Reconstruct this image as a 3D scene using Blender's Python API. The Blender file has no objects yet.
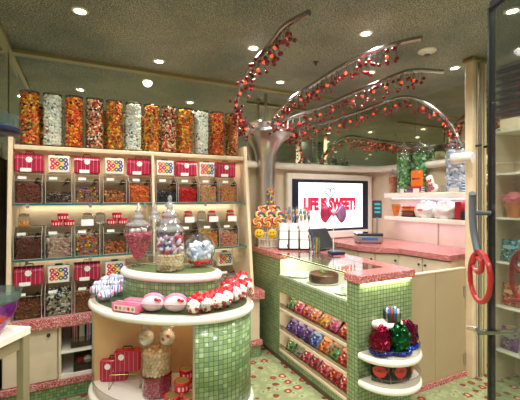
import bpy, bmesh, math, random
import numpy as np
from mathutils import Vector, Matrix, noise
random.seed(7); rng = np.random.default_rng(7)
C = bpy.context.scene.collection
PI = math.pi
H = 1.68; FPX = 360.0; CA, SA = 0.8944, 0.4472          # camera height, focal length in pixels, heading
FLOOR, CEIL = 0.0, 2.985
WX, WY = 3.95, 4.15                                      # right wall, back wall

# ---------------------------------------------------------------- measuring helpers
def ray(px, py):
    r = (px - 260) / FPX; u = (197.5 - py) / FPX
    return Vector((CA*r + SA, -SA*r + CA, u))
def at_z(px, py, z):
    d = ray(px, py); return d * ((z - H) / d.z) + Vector((0, 0, H))
def at_y(px, py, y):
    d = ray(px, py); return d * (y / d.y) + Vector((0, 0, H))
def at_x(px, py, x):
    d = ray(px, py); return d * (x / d.x) + Vector((0, 0, H))
def at_d(px, py, dd):
    return ray(px, py) * dd + Vector((0, 0, H))

# ---------------------------------------------------------------- materials
def lin(c):
    return tuple((v/12.92 if v <= .04045 else ((v+.055)/1.055)**2.4) for v in c)
def rgb(r, g, b):
    return lin((r/255, g/255, b/255))
def newmat(name):
    m = bpy.data.materials.new(name); m.use_nodes = True
    nt = m.node_tree; return m, nt, nt.nodes['Principled BSDF']
def N(nt, typ, **kw):
    n = nt.nodes.new(typ)
    for k, v in kw.items():
        if hasattr(n, k): setattr(n, k, v)
    return n
def L(nt, a, b): nt.links.new(a, b)
def solid(name, col, rough=.5, metal=0., spec=.5, coat=0., var=0., scale=40):
    m, nt, p = newmat(name)
    p.inputs['Base Color'].default_value = (*rgb(*col), 1)
    p.inputs['Roughness'].default_value = rough; p.inputs['Metallic'].default_value = metal
    p.inputs['Specular IOR Level'].default_value = spec; p.inputs['Coat Weight'].default_value = coat
    if var:
        tc = N(nt, 'ShaderNodeTexCoord'); nz = N(nt, 'ShaderNodeTexNoise'); nz.inputs['Scale'].default_value = scale
        L(nt, tc.outputs['Object'], nz.inputs['Vector'])
        rp = N(nt, 'ShaderNodeValToRGB')
        a = [max(0, v*(1-var)) for v in rgb(*col)]; b = [min(1, v*(1+var)) for v in rgb(*col)]
        rp.color_ramp.elements[0].position = .3; rp.color_ramp.elements[1].position = .7
        rp.color_ramp.elements[0].color = (*a, 1); rp.color_ramp.elements[1].color = (*b, 1)
        L(nt, nz.outputs['Fac'], rp.inputs['Fac']); L(nt, rp.outputs['Color'], p.inputs['Base Color'])
    return m
def emit(name, col, strength):
    m, nt, p = newmat(name)
    p.inputs['Base Color'].default_value = (*rgb(*col), 1)
    p.inputs['Emission Color'].default_value = (*rgb(*col), 1); p.inputs['Emission Strength'].default_value = strength
    return m
def clear(name, tint=(245, 250, 248), refl=1.0, haze=.0, blend=.12, power=4.5):
    m = bpy.data.materials.new(name); m.use_nodes = True; nt = m.node_tree; nt.nodes.clear()
    out = N(nt, 'ShaderNodeOutputMaterial'); tr = N(nt, 'ShaderNodeBsdfTransparent'); gl = N(nt, 'ShaderNodeBsdfGlossy')
    tr.inputs['Color'].default_value = (*rgb(*tint), 1); gl.inputs['Roughness'].default_value = .04
    lw = N(nt, 'ShaderNodeLayerWeight'); lw.inputs['Blend'].default_value = .5
    mx = N(nt, 'ShaderNodeMixShader'); pw = N(nt, 'ShaderNodeMath', operation='POWER'); pw.inputs[1].default_value = power
    mul = N(nt, 'ShaderNodeMath', operation='MULTIPLY_ADD'); mul.inputs[1].default_value = .8*refl; mul.inputs[2].default_value = blend*.3*refl
    L(nt, lw.outputs['Facing'], pw.inputs[0]); L(nt, pw.outputs[0], mul.inputs[0]); L(nt, mul.outputs[0], mx.inputs['Fac'])
    last = tr.outputs[0]
    if haze:
        df = N(nt, 'ShaderNodeBsdfDiffuse'); df.inputs['Color'].default_value = (.8, .8, .8, 1)
        m2 = N(nt, 'ShaderNodeMixShader'); m2.inputs['Fac'].default_value = haze
        L(nt, tr.outputs[0], m2.inputs[1]); L(nt, df.outputs[0], m2.inputs[2]); last = m2.outputs[0]
    L(nt, last, mx.inputs[1]); L(nt, gl.outputs[0], mx.inputs[2]); L(nt, mx.outputs[0], out.inputs['Surface'])
    return m
def attr_mat(name, rough=.35, coat=.2, metal=0.):
    m, nt, p = newmat(name)
    a = N(nt, 'ShaderNodeVertexColor'); a.layer_name = 'Col'
    L(nt, a.outputs['Color'], p.inputs['Base Color']); p.inputs['Roughness'].default_value = rough
    p.inputs['Coat Weight'].default_value = coat; p.inputs['Metallic'].default_value = metal
    return m
def ramp(nt, stops, interp='LINEAR'):
    r = N(nt, 'ShaderNodeValToRGB'); cr = r.color_ramp; cr.interpolation = interp
    cr.elements.remove(cr.elements[1]); cr.elements[0].position = stops[0][0]; cr.elements[0].color = (*rgb(*stops[0][1]), 1)
    for pos, col in stops[1:]: cr.elements.new(pos).color = (*rgb(*col), 1)
    return r
def tile_mat(name, c1, c2, mortar, size, uv=False, c3=None, gw=.44):
    m, nt, p = newmat(name); tc = N(nt, 'ShaderNodeTexCoord'); cb = N(nt, 'ShaderNodeCombineXYZ')
    if uv:
        sp = N(nt, 'ShaderNodeSeparateXYZ'); L(nt, tc.outputs['UV'], sp.inputs[0])
        u, v = sp.outputs[0], sp.outputs[1]
    else:
        sp = N(nt, 'ShaderNodeSeparateXYZ'); L(nt, tc.outputs['Object'], sp.inputs[0])
        ad = N(nt, 'ShaderNodeMath', operation='ADD'); L(nt, sp.outputs[0], ad.inputs[0]); L(nt, sp.outputs[1], ad.inputs[1])
        u, v = ad.outputs[0], sp.outputs[2]
    fl = []; fr = []
    for s in (u, v):
        d = N(nt, 'ShaderNodeMath', operation='DIVIDE'); L(nt, s, d.inputs[0]); d.inputs[1].default_value = size
        f = N(nt, 'ShaderNodeMath', operation='FLOOR'); L(nt, d.outputs[0], f.inputs[0]); fl.append(f)
        g = N(nt, 'ShaderNodeMath', operation='FRACT'); L(nt, d.outputs[0], g.inputs[0])
        h = N(nt, 'ShaderNodeMath', operation='PINGPONG'); L(nt, d.outputs[0], h.inputs[0]); h.inputs[1].default_value = .5
        # distance from the cell border
        k = N(nt, 'ShaderNodeMath', operation='SUBTRACT'); L(nt, g.outputs[0], k.inputs[0]); k.inputs[1].default_value = .5
        ab = N(nt, 'ShaderNodeMath', operation='ABSOLUTE'); L(nt, k.outputs[0], ab.inputs[0]); fr.append(ab)
    L(nt, fl[0].outputs[0], cb.inputs[0]); L(nt, fl[1].outputs[0], cb.inputs[1])
    wn = N(nt, 'ShaderNodeTexWhiteNoise', noise_dimensions='3D'); L(nt, cb.outputs[0], wn.inputs['Vector'])
    rp = ramp(nt, [(0, c1), (.75, c2), (1, c3 or c2)]); L(nt, wn.outputs['Value'], rp.inputs['Fac'])
    mxm = N(nt, 'ShaderNodeMath', operation='MAXIMUM'); L(nt, fr[0].outputs[0], mxm.inputs[0]); L(nt, fr[1].outputs[0], mxm.inputs[1])
    gt = N(nt, 'ShaderNodeMath', operation='GREATER_THAN'); L(nt, mxm.outputs[0], gt.inputs[0]); gt.inputs[1].default_value = gw
    mix = N(nt, 'ShaderNodeMix', data_type='RGBA'); L(nt, gt.outputs[0], mix.inputs[0])
    L(nt, rp.outputs['Color'], mix.inputs[6]); mix.inputs[7].default_value = (*rgb(*mortar), 1)
    L(nt, mix.outputs[2], p.inputs['Base Color'])
    rr = N(nt, 'ShaderNodeMath', operation='MULTIPLY_ADD'); L(nt, gt.outputs[0], rr.inputs[0]); rr.inputs[1].default_value = .5; rr.inputs[2].default_value = .16
    L(nt, rr.outputs[0], p.inputs['Roughness'])
    bp = N(nt, 'ShaderNodeBump'); bp.inputs['Strength'].default_value = .35; bp.inputs['Distance'].default_value = .002; bp.invert = True
    L(nt, gt.outputs[0], bp.inputs['Height']); L(nt, bp.outputs[0], p.inputs['Normal'])
    return m
def speckle_mat(name, stops, scale, rough=.2, detail=2):
    m, nt, p = newmat(name); tc = N(nt, 'ShaderNodeTexCoord'); nz = N(nt, 'ShaderNodeTexNoise')
    nz.inputs['Scale'].default_value = scale; nz.inputs['Detail'].default_value = detail
    L(nt, tc.outputs['Object'], nz.inputs['Vector']); rp = ramp(nt, stops); L(nt, nz.outputs['Fac'], rp.inputs['Fac'])
    L(nt, rp.outputs['Color'], p.inputs['Base Color']); p.inputs['Roughness'].default_value = rough
    return m
def stripe_mat(name, stops, period, axis=0, rough=.3):
    m, nt, p = newmat(name); tc = N(nt, 'ShaderNodeTexCoord'); sp = N(nt, 'ShaderNodeSeparateXYZ'); L(nt, tc.outputs['Object'], sp.inputs[0])
    d = N(nt, 'ShaderNodeMath', operation='DIVIDE'); L(nt, sp.outputs[axis], d.inputs[0]); d.inputs[1].default_value = period
    f = N(nt, 'ShaderNodeMath', operation='FRACT'); L(nt, d.outputs[0], f.inputs[0])
    rp = ramp(nt, stops, 'CONSTANT'); L(nt, f.outputs[0], rp.inputs['Fac']); L(nt, rp.outputs['Color'], p.inputs['Base Color'])
    p.inputs['Roughness'].default_value = rough; return m
def swirl_mat(name, stops, turns=5, k=60, rough=.2):
    m, nt, p = newmat(name); tc = N(nt, 'ShaderNodeTexCoord'); sp = N(nt, 'ShaderNodeSeparateXYZ'); L(nt, tc.outputs['Object'], sp.inputs[0])
    at = N(nt, 'ShaderNodeMath', operation='ARCTAN2'); L(nt, sp.outputs[2], at.inputs[0]); L(nt, sp.outputs[0], at.inputs[1])
    ln = N(nt, 'ShaderNodeVectorMath', operation='LENGTH'); L(nt, tc.outputs['Object'], ln.inputs[0])
    a = N(nt, 'ShaderNodeMath', operation='MULTIPLY'); L(nt, at.outputs[0], a.inputs[0]); a.inputs[1].default_value = turns/(2*PI)
    b = N(nt, 'ShaderNodeMath', operation='MULTIPLY_ADD'); L(nt, ln.outputs['Value'], b.inputs[0]); b.inputs[1].default_value = k; L(nt, a.outputs[0], b.inputs[2])
    f = N(nt, 'ShaderNodeMath', operation='FRACT'); L(nt, b.outputs[0], f.inputs[0])
    rp = ramp(nt, stops, 'CONSTANT'); L(nt, f.outputs[0], rp.inputs['Fac']); L(nt, rp.outputs['Color'], p.inputs['Base Color'])
    p.inputs['Roughness'].default_value = rough; return m

M = {}
M['cream'] = solid('cream paint', (226, 208, 178), .45, var=.04, scale=6)
M['cream_wood'] = solid('pale maple', (226, 204, 168), .4, var=.06, scale=9)
M['beige_wood'] = solid('beige laminate', (206, 168, 120), .4, var=.06, scale=5)
M['tan_wood'] = solid('tan laminate', (186, 146, 100), .4, var=.05, scale=5)
M['panel'] = solid('beige panel', (180, 160, 124), .4, var=.04, scale=4)
M['white'] = solid('white lacquer', (244, 240, 226), .25, coat=.3)
M['white_matte'] = solid('white card', (240, 238, 232), .6)
M['tile'] = tile_mat('green mosaic', (104, 136, 86), (142, 168, 112), (66, 90, 64), .026)
M['tile_uv'] = tile_mat('green glass mosaic', (108, 136, 88), (136, 160, 106), (60, 80, 60), .0315, uv=True, c3=(156, 182, 136))
M['tile_fine'] = tile_mat('fine green mosaic', (126, 148, 100), (150, 170, 118), (66, 86, 60), .031, gw=.42)
M['pink'] = speckle_mat('pink granite', [(.34, (128, 56, 60)), (.45, (190, 100, 100)), (.56, (206, 128, 124)), (.66, (240, 196, 186))], 120, .18, 3)
M['steel'] = solid('brushed steel', (190, 186, 182), .28, 1.0)
M['branch_steel'] = solid('branch steel', (168, 165, 160), .25, 1.0)
M['shaded'] = solid('taupe frame', (150, 140, 108), .45)  # table legs and apron, their shade put into the colour
M['chrome'] = solid('chrome', (214, 214, 214), .1, 1.0)
M['dark_steel'] = solid('dark steel', (70, 74, 78), .35, .8)
M['handle_grey'] = solid('grey enamel', (112, 118, 124), .3, .3)
M['brass'] = solid('brass strip', (168, 152, 98), .35, .6)
M['black'] = solid('black plastic', (22, 23, 25), .4)
M['charcoal'] = solid('charcoal plastic', (58, 62, 68), .4)
M['navy'] = solid('navy plastic', (24, 34, 62), .35)
M['red'] = solid('red gloss', (196, 28, 40), .25, coat=.4)
M['dark_red'] = solid('dark red', (132, 16, 30), .3, coat=.3)
M['red_lacquer'] = solid('red lacquer', (178, 34, 38), .28, coat=.4)
M['ball'] = solid('red cherry', (124, 10, 16), .2, coat=.5)
M['pinkgloss'] = solid('pink gloss', (232, 122, 156), .3, coat=.3)
M['magenta'] = solid('magenta foil', (206, 60, 104), .25, .5)
M['lilac'] = solid('lilac foil', (168, 110, 160), .25, .4)
M['orange'] = solid('orange cover', (236, 118, 34), .45)
M['blue'] = solid('blue print', (52, 104, 176), .4)
M['teal'] = solid('teal glass edge', (52, 110, 108), .15)
M['wafer'] = solid('wafer orange', (206, 122, 52), .5, var=.15)
M['towel'] = solid('white towel', (236, 230, 226), .9, var=.05, scale=30)
M['green_cloth'] = solid('green cloth', (40, 84, 60), .8)
M['red_cloth'] = solid('red cloth', (172, 34, 40), .8)
M['chocolate'] = solid('chocolate', (74, 38, 22), .4, coat=.2)
M['leaf'] = solid('leaf garnish', (60, 96, 40), .5)
M['porcelain'] = solid('porcelain', (246, 244, 238), .15, coat=.5)
M['clear'] = clear('clear acrylic')
M['shade_tinted'] = clear('shade tinted acrylic', (216, 212, 204), .9, .0, .12)  # grey tint builds up through the layers, standing in for shadow inside the bins
M['glass'] = clear('glass pane', (238, 246, 242), 1.0, .0, .1)
M['jar'] = clear('jar glass', (238, 242, 244), 1.0, .02, .3, 2.4)
M['jar_lid'] = clear('cut glass lid', (228, 232, 234), 1.0, .26, .5, 1.8)
M['edge_glint'] = solid('painted edge glint', (206, 206, 200), .2, coat=.4)  # solid pale colour painted in for highlights on the bin edges
M['cello'] = clear('cellophane', (240, 240, 240), 1.0, .12, .2)
M['green_glass'] = clear('green glass', (160, 205, 190), 1.0, .1, .1)
M['doorglass'] = clear('door glass', (214, 220, 212), 1.0, .02, .1)
M['candy'] = attr_mat('candy shell')
M['sugar'] = attr_mat('sugared candy', .6, 0)
M['foil'] = attr_mat('crinkled foil', .22, .2, .75)
M['wood_dark'] = solid('dark brown board', (84, 66, 46), .5)
M['lamp_lens'] = emit('downlight lens', (255, 244, 220), 26)
M['bulb'] = emit('glowing red bulb', (255, 70, 30), 2.0)
M['led'] = emit('warm LED strip', (255, 240, 180), 4)
M['ledw'] = emit('cool LED strip', (200, 190, 255), 4)
M['screen'] = emit('white screen', (244, 250, 255), 1.0)
M['screen_red'] = emit('red screen letters', (226, 20, 62), .8)
M['screen_green'] = emit('green screen line', (84, 128, 104), .6)
M['lcd'] = emit('teal display', (60, 170, 175), .2)
M['tinstripe'] = stripe_mat('pink striped tin', [(0, (178, 22, 58)), (.5, (218, 112, 140)), (.66, (122, 10, 36)), (.8, (178, 22, 58))], .032)
M['tinstripe_fine'] = stripe_mat('striped carton', [(0, (190, 30, 60)), (.55, (244, 196, 204))], .02)
M['cane'] = stripe_mat('striped sweet wrap', [(0, (226, 232, 244)), (.35, (86, 120, 196)), (.6, (238, 236, 244)), (.8, (224, 110, 150))], .04)
M['swirl_rain'] = swirl_mat('rainbow swirl', [(0, (236, 64, 40)), (.2, (252, 236, 200)), (.4, (250, 206, 50)), (.6, (50, 140, 80)), (.8, (40, 96, 180))], 2, 14)
M['swirl_warm'] = swirl_mat('orange swirl', [(0, (240, 110, 30)), (.3, (252, 232, 180)), (.5, (200, 36, 36)), (.75, (70, 140, 80)), (.88, (250, 190, 50))], 2, 13)
M['yellow'] = solid('yellow sugar', (250, 206, 40), .35)
M['bowlglass'] = speckle_mat('swirled art glass', [(.3, (70, 24, 96)), (.45, (128, 40, 140)), (.55, (220, 90, 60)), (.62, (110, 60, 170)), (.75, (60, 90, 180))], 9, .12, 3)

def mirror(name, tint, rough=.03):
    m, nt, p = newmat(name); p.inputs['Base Color'].default_value = (*rgb(*tint), 1)
    p.inputs['Metallic'].default_value = 1; p.inputs['Roughness'].default_value = rough; return m
M['mirror'] = mirror('tinted mirror', (238, 242, 226))

def ceiling_mat():
    m, nt, p = newmat('speckled ceiling'); tc = N(nt, 'ShaderNodeTexCoord')
    a = N(nt, 'ShaderNodeTexNoise'); a.inputs["Scale"].default_value = 125; a.inputs['Detail'].default_value = 2
    b = N(nt, 'ShaderNodeTexNoise'); b.inputs['Scale'].default_value = 2.2; b.inputs['Detail'].default_value = 3
    for n in (a, b): L(nt, tc.outputs['Object'], n.inputs['Vector'])
    r1 = ramp(nt, [(.36, (66, 68, 61)), (.5, (132, 133, 118)), (.64, (212, 210, 192))]); L(nt, a.outputs['Fac'], r1.inputs['Fac'])
    r2 = ramp(nt, [(.3, (192, 206, 202)), (.7, (246, 246, 236))]); L(nt, b.outputs['Fac'], r2.inputs['Fac'])
    mx = N(nt, 'ShaderNodeMix', data_type='RGBA', blend_type='MULTIPLY'); mx.inputs[0].default_value = 1
    L(nt, r1.outputs['Color'], mx.inputs[6]); L(nt, r2.outputs['Color'], mx.inputs[7]); L(nt, mx.outputs[2], p.inputs['Base Color'])
    p.inputs['Roughness'].default_value = .55; return m
M['ceiling'] = ceiling_mat()
def floor_mat():
    m, nt, p = newmat('floral carpet'); tc = N(nt, 'ShaderNodeTexCoord')
    vo = N(nt, 'ShaderNodeTexVoronoi'); vo.inputs['Scale'].default_value = 8.2; vo.inputs['Randomness'].default_value = .4
    nz = N(nt, 'ShaderNodeTexNoise'); nz.inputs['Scale'].default_value = 26
    vm = N(nt, 'ShaderNodeVectorMath', operation='MULTIPLY_ADD'); L(nt, nz.outputs['Color'], vm.inputs[0]); vm.inputs[1].default_value = (.035, .035, 0)
    L(nt, tc.outputs['Object'], nz.inputs['Vector']); L(nt, tc.outputs['Object'], vm.inputs[2]); L(nt, vm.outputs[0], vo.inputs['Vector'])
    r1 = ramp(nt, [(0, (226, 214, 168)), (.1, (216, 176, 140)), (.15, (196, 96, 80)), (.2, (150, 48, 42)), (.29, (104, 48, 40)), (.33, (160, 170, 124))]); L(nt, vo.outputs['Distance'], r1.inputs['Fac'])
    v2 = N(nt, 'ShaderNodeTexVoronoi'); v2.inputs['Scale'].default_value = 15; L(nt, vm.outputs[0], v2.inputs['Vector'])
    r2 = ramp(nt, [(0, (90, 112, 70)), (.16, (100, 134, 96)), (.26, (172, 178, 130)), (.6, (142, 152, 108))]); L(nt, v2.outputs['Distance'], r2.inputs['Fac'])
    gt = N(nt, 'ShaderNodeMath', operation='GREATER_THAN'); L(nt, vo.outputs['Distance'], gt.inputs[0]); gt.inputs[1].default_value = .325
    mx = N(nt, 'ShaderNodeMix', data_type='RGBA'); L(nt, gt.outputs[0], mx.inputs[0]); L(nt, r1.outputs['Color'], mx.inputs[6]); L(nt, r2.outputs['Color'], mx.inputs[7])
    L(nt, mx.outputs[2], p.inputs['Base Color']); p.inputs['Roughness'].default_value = .75; return m
M['floor'] = floor_mat()

# ---------------------------------------------------------------- mesh building
class MB:
    def __init__(s): s.v = []; s.f = []; s.mi = []; s.uv = {}
    def add(s, vs, fs, mi=0):
        o = len(s.v); s.v += [tuple(p) for p in vs]; s.f += [tuple(i+o for i in f) for f in fs]; s.mi += [mi]*len(fs); return s
    def box(s, x0, x1, y0, y1, z0, z1, bev=0., mi=0, seg=1):
        if bev <= 0:
            vs = [(x, y, z) for z in (z0, z1) for y in (y0, y1) for x in (x0, x1)]
            return s.add(vs, [(0, 2, 3, 1), (4, 5, 7, 6), (0, 1, 5, 4), (2, 6, 7, 3), (0, 4, 6, 2), (1, 3, 7, 5)], mi)
        b = bmesh.new(); bmesh.ops.create_cube(b, size=1)
        for v in b.verts: v.co = Vector(((x0+x1)/2+v.co.x*(x1-x0), (y0+y1)/2+v.co.y*(y1-y0), (z0+z1)/2+v.co.z*(z1-z0)))
        bmesh.ops.bevel(b, geom=b.edges[:], offset=bev, segments=seg, affect='EDGES', profile=.6)
        return s.bm(b, mi)
    def bm(s, b, mi=0):
        b.verts.index_update(); s.add([v.co[:] for v in b.verts], [[v.index for v in f.verts] for f in b.faces], mi); b.free(); return s
    def prism(s, poly, z0, z1, mi=0):                     # polygon in plan, counter-clockwise
        n = len(poly); vs = [(x, y, z0) for x, y in poly]+[(x, y, z1) for x, y in poly]
        return s.add(vs, [tuple(range(n))[::-1], tuple(range(n, 2*n))]+[(i, (i+1) % n, n+(i+1) % n, n+i) for i in range(n)], mi)
    def lathe(s, prof, cx=0, cy=0, seg=24, mi=0, cap=True, ax=1., ay=1., th=0., a0=0., a1=2*PI):
        full = abs(a1-a0-2*PI) < 1e-6; n = seg if full else seg+1; vs = []
        for r, z in prof:
            for i in range(n):
                a = a0+(a1-a0)*i/seg; x, y = r*ax*math.cos(a), r*ay*math.sin(a)
                vs.append((cx+x*math.cos(th)-y*math.sin(th), cy+x*math.sin(th)+y*math.cos(th), z))
        fs = []
        for k in range(len(prof)-1):
            for i in range(seg):
                j = (i+1) % n; fs.append((k*n+i, k*n+j, (k+1)*n+j, (k+1)*n+i))
        if cap and full:
            if prof[0][0] > 1e-5: fs.append(tuple(range(n))[::-1])
            if prof[-1][0] > 1e-5: fs.append(tuple(range((len(prof)-1)*n, len(prof)*n)))
        return s.add(vs, fs, mi)
    def tube(s, pts, r, seg=8, mi=0, cap=True):
        pts = [Vector(p) for p in pts]; n = len(pts); vs = []; up = Vector((.123, .31, 1)).normalized()
        rr = r if isinstance(r, (list, tuple)) else [r]*n
        for i, p in enumerate(pts):
            t = (pts[min(i+1, n-1)]-pts[max(i-1, 0)]).normalized()
            a = t.cross(up); a = a.normalized() if a.length > 1e-3 else t.orthogonal().normalized(); b = t.cross(a).normalized()
            for k in range(seg):
                w = 2*PI*k/seg; vs.append(p+(a*math.cos(w)+b*math.sin(w))*rr[i])
        fs = [(i*seg+k, (i+1)*seg+k, (i+1)*seg+(k+1) % seg, i*seg+(k+1) % seg) for i in range(n-1) for k in range(seg)]
        if cap: fs += [tuple(range(seg)), tuple(range((n-1)*seg, n*seg))[::-1]]
        return s.add(vs, fs, mi)
    def ball(s, c, r, sub=2, mi=0, sx=1, sy=1, sz=1, rough=0., seed=0):
        b = bmesh.new(); bmesh.ops.create_icosphere(b, subdivisions=sub, radius=1)
        for v in b.verts:
            k = 1.
            if rough: k += rough*noise.noise(v.co*3.1+Vector((seed*7.7, seed*3.3, 1)))+rough*.5*noise.noise(v.co*8+Vector((seed, 5, 2)))
            v.co = Vector((c[0]+v.co.x*r*sx*k, c[1]+v.co.y*r*sy*k, c[2]+v.co.z*r*sz*k))
        return s.bm(b, mi)
    def disc(s, c, r, mi=0, seg=16, axis='y', e=1.):
        vs = []
        for i in range(seg):
            a = 2*PI*i/seg; x, y = r*math.cos(a), r*e*math.sin(a)
            vs.append((c[0]+x, c[1], c[2]+y) if axis == 'y' else (c[0]+x, c[1]+y, c[2]) if axis == 'z' else (c[0], c[1]+x, c[2]+y))
        return s.add(vs, [tuple(range(seg))], mi)
    def build(s, name, mats, parent=None, loc=None, smooth=True, angle=35):
        me = bpy.data.meshes.new(name); me.from_pydata(s.v, [], s.f); me.validate()
        ml = mats if isinstance(mats, (list, tuple)) else [mats]
        for m in ml: me.materials.append(M[m] if isinstance(m, str) else m)
        if len(ml) > 1: me.polygons.foreach_set('material_index', s.mi)
        b = bmesh.new(); b.from_mesh(me); bmesh.ops.recalc_face_normals(b, faces=b.faces[:]); b.to_mesh(me); b.free()
        if smooth:
            me.polygons.foreach_set('use_smooth', [True]*len(me.polygons)); me.set_sharp_from_angle(angle=math.radians(angle))
        me.update(); o = bpy.data.objects.new(name, me); C.objects.link(o)
        if parent is not None: o.parent = parent
        if loc is not None: o.location = loc
        return o
def tag(o, label=None, cat=None, group=None, kind=None):
    if label: o['label'] = label
    if cat: o['category'] = cat
    if group: o['group'] = group
    if kind: o['kind'] = kind
    return o
def thing(name, label, cat, loc=(0, 0, 0), rz=0., group=None):
    o = bpy.data.objects.new(name, None); C.objects.link(o); o.location = loc; o.rotation_euler = (0, 0, rz); o.empty_display_size = .05
    return tag(o, label, cat, group)
def dup(root, loc, rz=None, label=None, group=None, scale=None):
    def cp(o, par):
        c = o.copy(); C.objects.link(c)
        if par is not None: c.parent = par
        for ch in o.children: cp(ch, c)
        return c
    r = cp(root, None); r.location = loc
    if rz is not None: r.rotation_euler = (0, 0, rz)
    if label: r['label'] = label
    if group: r['group'] = group
    if scale: r.scale = scale
    return r
def struct(o):
    o['kind'] = 'structure'; return o

ICO = None
def ico(sub):
    b = bmesh.new(); bmesh.ops.create_icosphere(b, subdivisions=sub, radius=1)
    b.verts.index_update(); v = np.array([x.co[:] for x in b.verts]); f = np.array([[q.index for q in x.verts] for x in b.faces]); b.free(); return v, f
ICO1, ICO2 = ico(1), ico(2)
def pellets(name, pos, rad, palette, parent, mat='candy', core=None, core_col=None, ell=(1, 1, 1), weights=None, fine=False, kind='stuff'):
    """many little sweets as one mesh; each sweet takes one colour of the palette; core: MB of the solid heap under them"""
    V, Fc = ICO2 if fine else ICO1
    pos = np.asarray(pos, float); n = len(pos)
    A = rng.normal(size=(n, 3)); A /= np.linalg.norm(A, axis=1)[:, None]
    B = rng.normal(size=(n, 3)); B = np.cross(A, B); B /= np.linalg.norm(B, axis=1)[:, None]; Cc = np.cross(A, B)
    R = np.stack([A, B, Cc], 2)
    sc = np.array(ell)*rad*(1+.12*rng.normal(size=(n, 1))).clip(.7, 1.4)
    vs = (np.einsum('nij,nkj->nki', R, V[None]*sc[:, None, :])+pos[:, None, :]).reshape(-1, 3)
    fs = (Fc[None]+(np.arange(n)*len(V))[:, None, None]).reshape(-1, 3)
    pal = np.array([rgb(*c) for c in palette]); w = None if weights is None else np.array(weights)/sum(weights)
    col = np.repeat(pal[rng.choice(len(pal), n, p=w)], len(V), 0)
    nf = len(fs)
    if core is not None:
        o = len(vs); cv = np.array(core.v)
        tri = []
        for f in core.f:
            for k in range(1, len(f)-1): tri.append((f[0]+o, f[k]+o, f[k+1]+o))
        vs = np.vstack([vs, cv]); fs = np.vstack([fs, np.array(tri)])
        cc = np.array(rgb(*core_col)) if core_col else pal.mean(0)
        col = np.vstack([col, np.repeat(cc[None], len(cv), 0)])
    me = bpy.data.meshes.new(name); me.vertices.add(len(vs)); me.vertices.foreach_set('co', vs.ravel())
    me.loops.add(len(fs)*3); me.loops.foreach_set('vertex_index', fs.ravel().astype(np.int32))
    me.polygons.add(len(fs)); me.polygons.foreach_set('loop_start', (np.arange(len(fs))*3).astype(np.int32))
    me.polygons.foreach_set('use_smooth', np.r_[np.ones(nf, bool), np.zeros(len(fs)-nf, bool)])
    a = me.color_attributes.new('Col', 'FLOAT_COLOR', 'POINT'); a.data.foreach_set('color', np.hstack([col, np.ones((len(col), 1))]).ravel())
    me.update(calc_edges=True); me.validate(); me.materials.append(M[mat])
    o = bpy.data.objects.new(name, me); C.objects.link(o); o.parent = parent
    if kind: o['kind'] = kind
    return o

ORANGE = [(228, 72, 16), (244, 128, 20), (250, 180, 40), (190, 26, 22), (70, 10, 22), (40, 104, 30), (248, 210, 60)]
WHITE_S = [(238, 232, 210), (230, 230, 218), (240, 238, 222), (232, 226, 202), (150, 186, 190), (190, 60, 60), (60, 100, 130)]
MIXED = [(236, 206, 160), (240, 136, 40), (160, 30, 24), (46, 20, 18), (240, 222, 196), (210, 74, 30), (70, 26, 20)]
YELLOW = [(246, 190, 30), (240, 140, 20), (216, 64, 20), (46, 120, 40), (120, 30, 20), (180, 24, 24)]
PRIMARY = [(36, 84, 176), (200, 36, 40), (50, 140, 66), (240, 200, 50), (230, 110, 40), (60, 40, 40)]
BROWN = [(112, 52, 28), (136, 66, 36), (76, 34, 20), (150, 84, 50)]
DARK = [(52, 30, 24), (40, 24, 22), (74, 46, 36), (160, 140, 120)]
BEIGE = [(220, 196, 180), (196, 160, 146), (232, 216, 202), (160, 116, 104)]
NUTMIX = [(140, 70, 28), (200, 126, 46), (232, 180, 96), (80, 36, 18), (220, 80, 30)]
PEACH = [(238, 190, 140), (226, 150, 110), (244, 214, 170), (170, 190, 90), (214, 110, 90)]
RED = [(214, 26, 28), (232, 44, 36), (190, 16, 24)]
BLACKB = [(26, 22, 34), (44, 34, 50), (60, 44, 60)]
GUMMY = [(240, 130, 40), (240, 190, 60), (150, 180, 50), (226, 80, 50)]
PINKMIX = [(226, 110, 110), (240, 170, 150), (200, 70, 80), (180, 200, 120)]
MONO = [(24, 22, 22), (236, 230, 220), (40, 36, 34), (220, 214, 204)]
ROSE = [(190, 48, 78), (208, 80, 106), (170, 38, 64), (222, 116, 136)]

# ================================================================ THE SETTING
f = MB().box(-4, 6.5, -3.2, 4.4, -.06, 0).build('floor', 'floor', smooth=False); struct(f)
f = MB().box(-4, 6.5, -3.2, 4.4, CEIL, CEIL+.06).build('ceiling', 'ceiling', smooth=False); struct(f)
struct(MB().box(-4, 1.74, 3.85, 3.97, 0, CEIL).build('wall_left', 'cream', smooth=False))
struct(MB().box(1.74, WX+.1, WY, WY+.1, 0, CEIL).build('wall_back', 'cream', smooth=False))
struct(MB().box(1.74, 1.78, 3.97, WY, 0, CEIL).build('wall_return', 'cream', smooth=False))
struct(MB().box(WX, WX+.1, 2.02, WY, 0, CEIL).build('wall_right', 'cream', smooth=False))
struct(MB().box(-4.1, -4, -3.2, 4, 0, CEIL).build('wall_west', 'panel', smooth=False))
struct(MB().box(6.5, 6.6, -3.2, 4.3, 0, CEIL).build('wall_east', 'panel', smooth=False))
struct(MB().box(WX+.1, 6.5, 2.3, 2.4, 0, CEIL).build('wall_corridor', 'panel', smooth=False))
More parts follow.
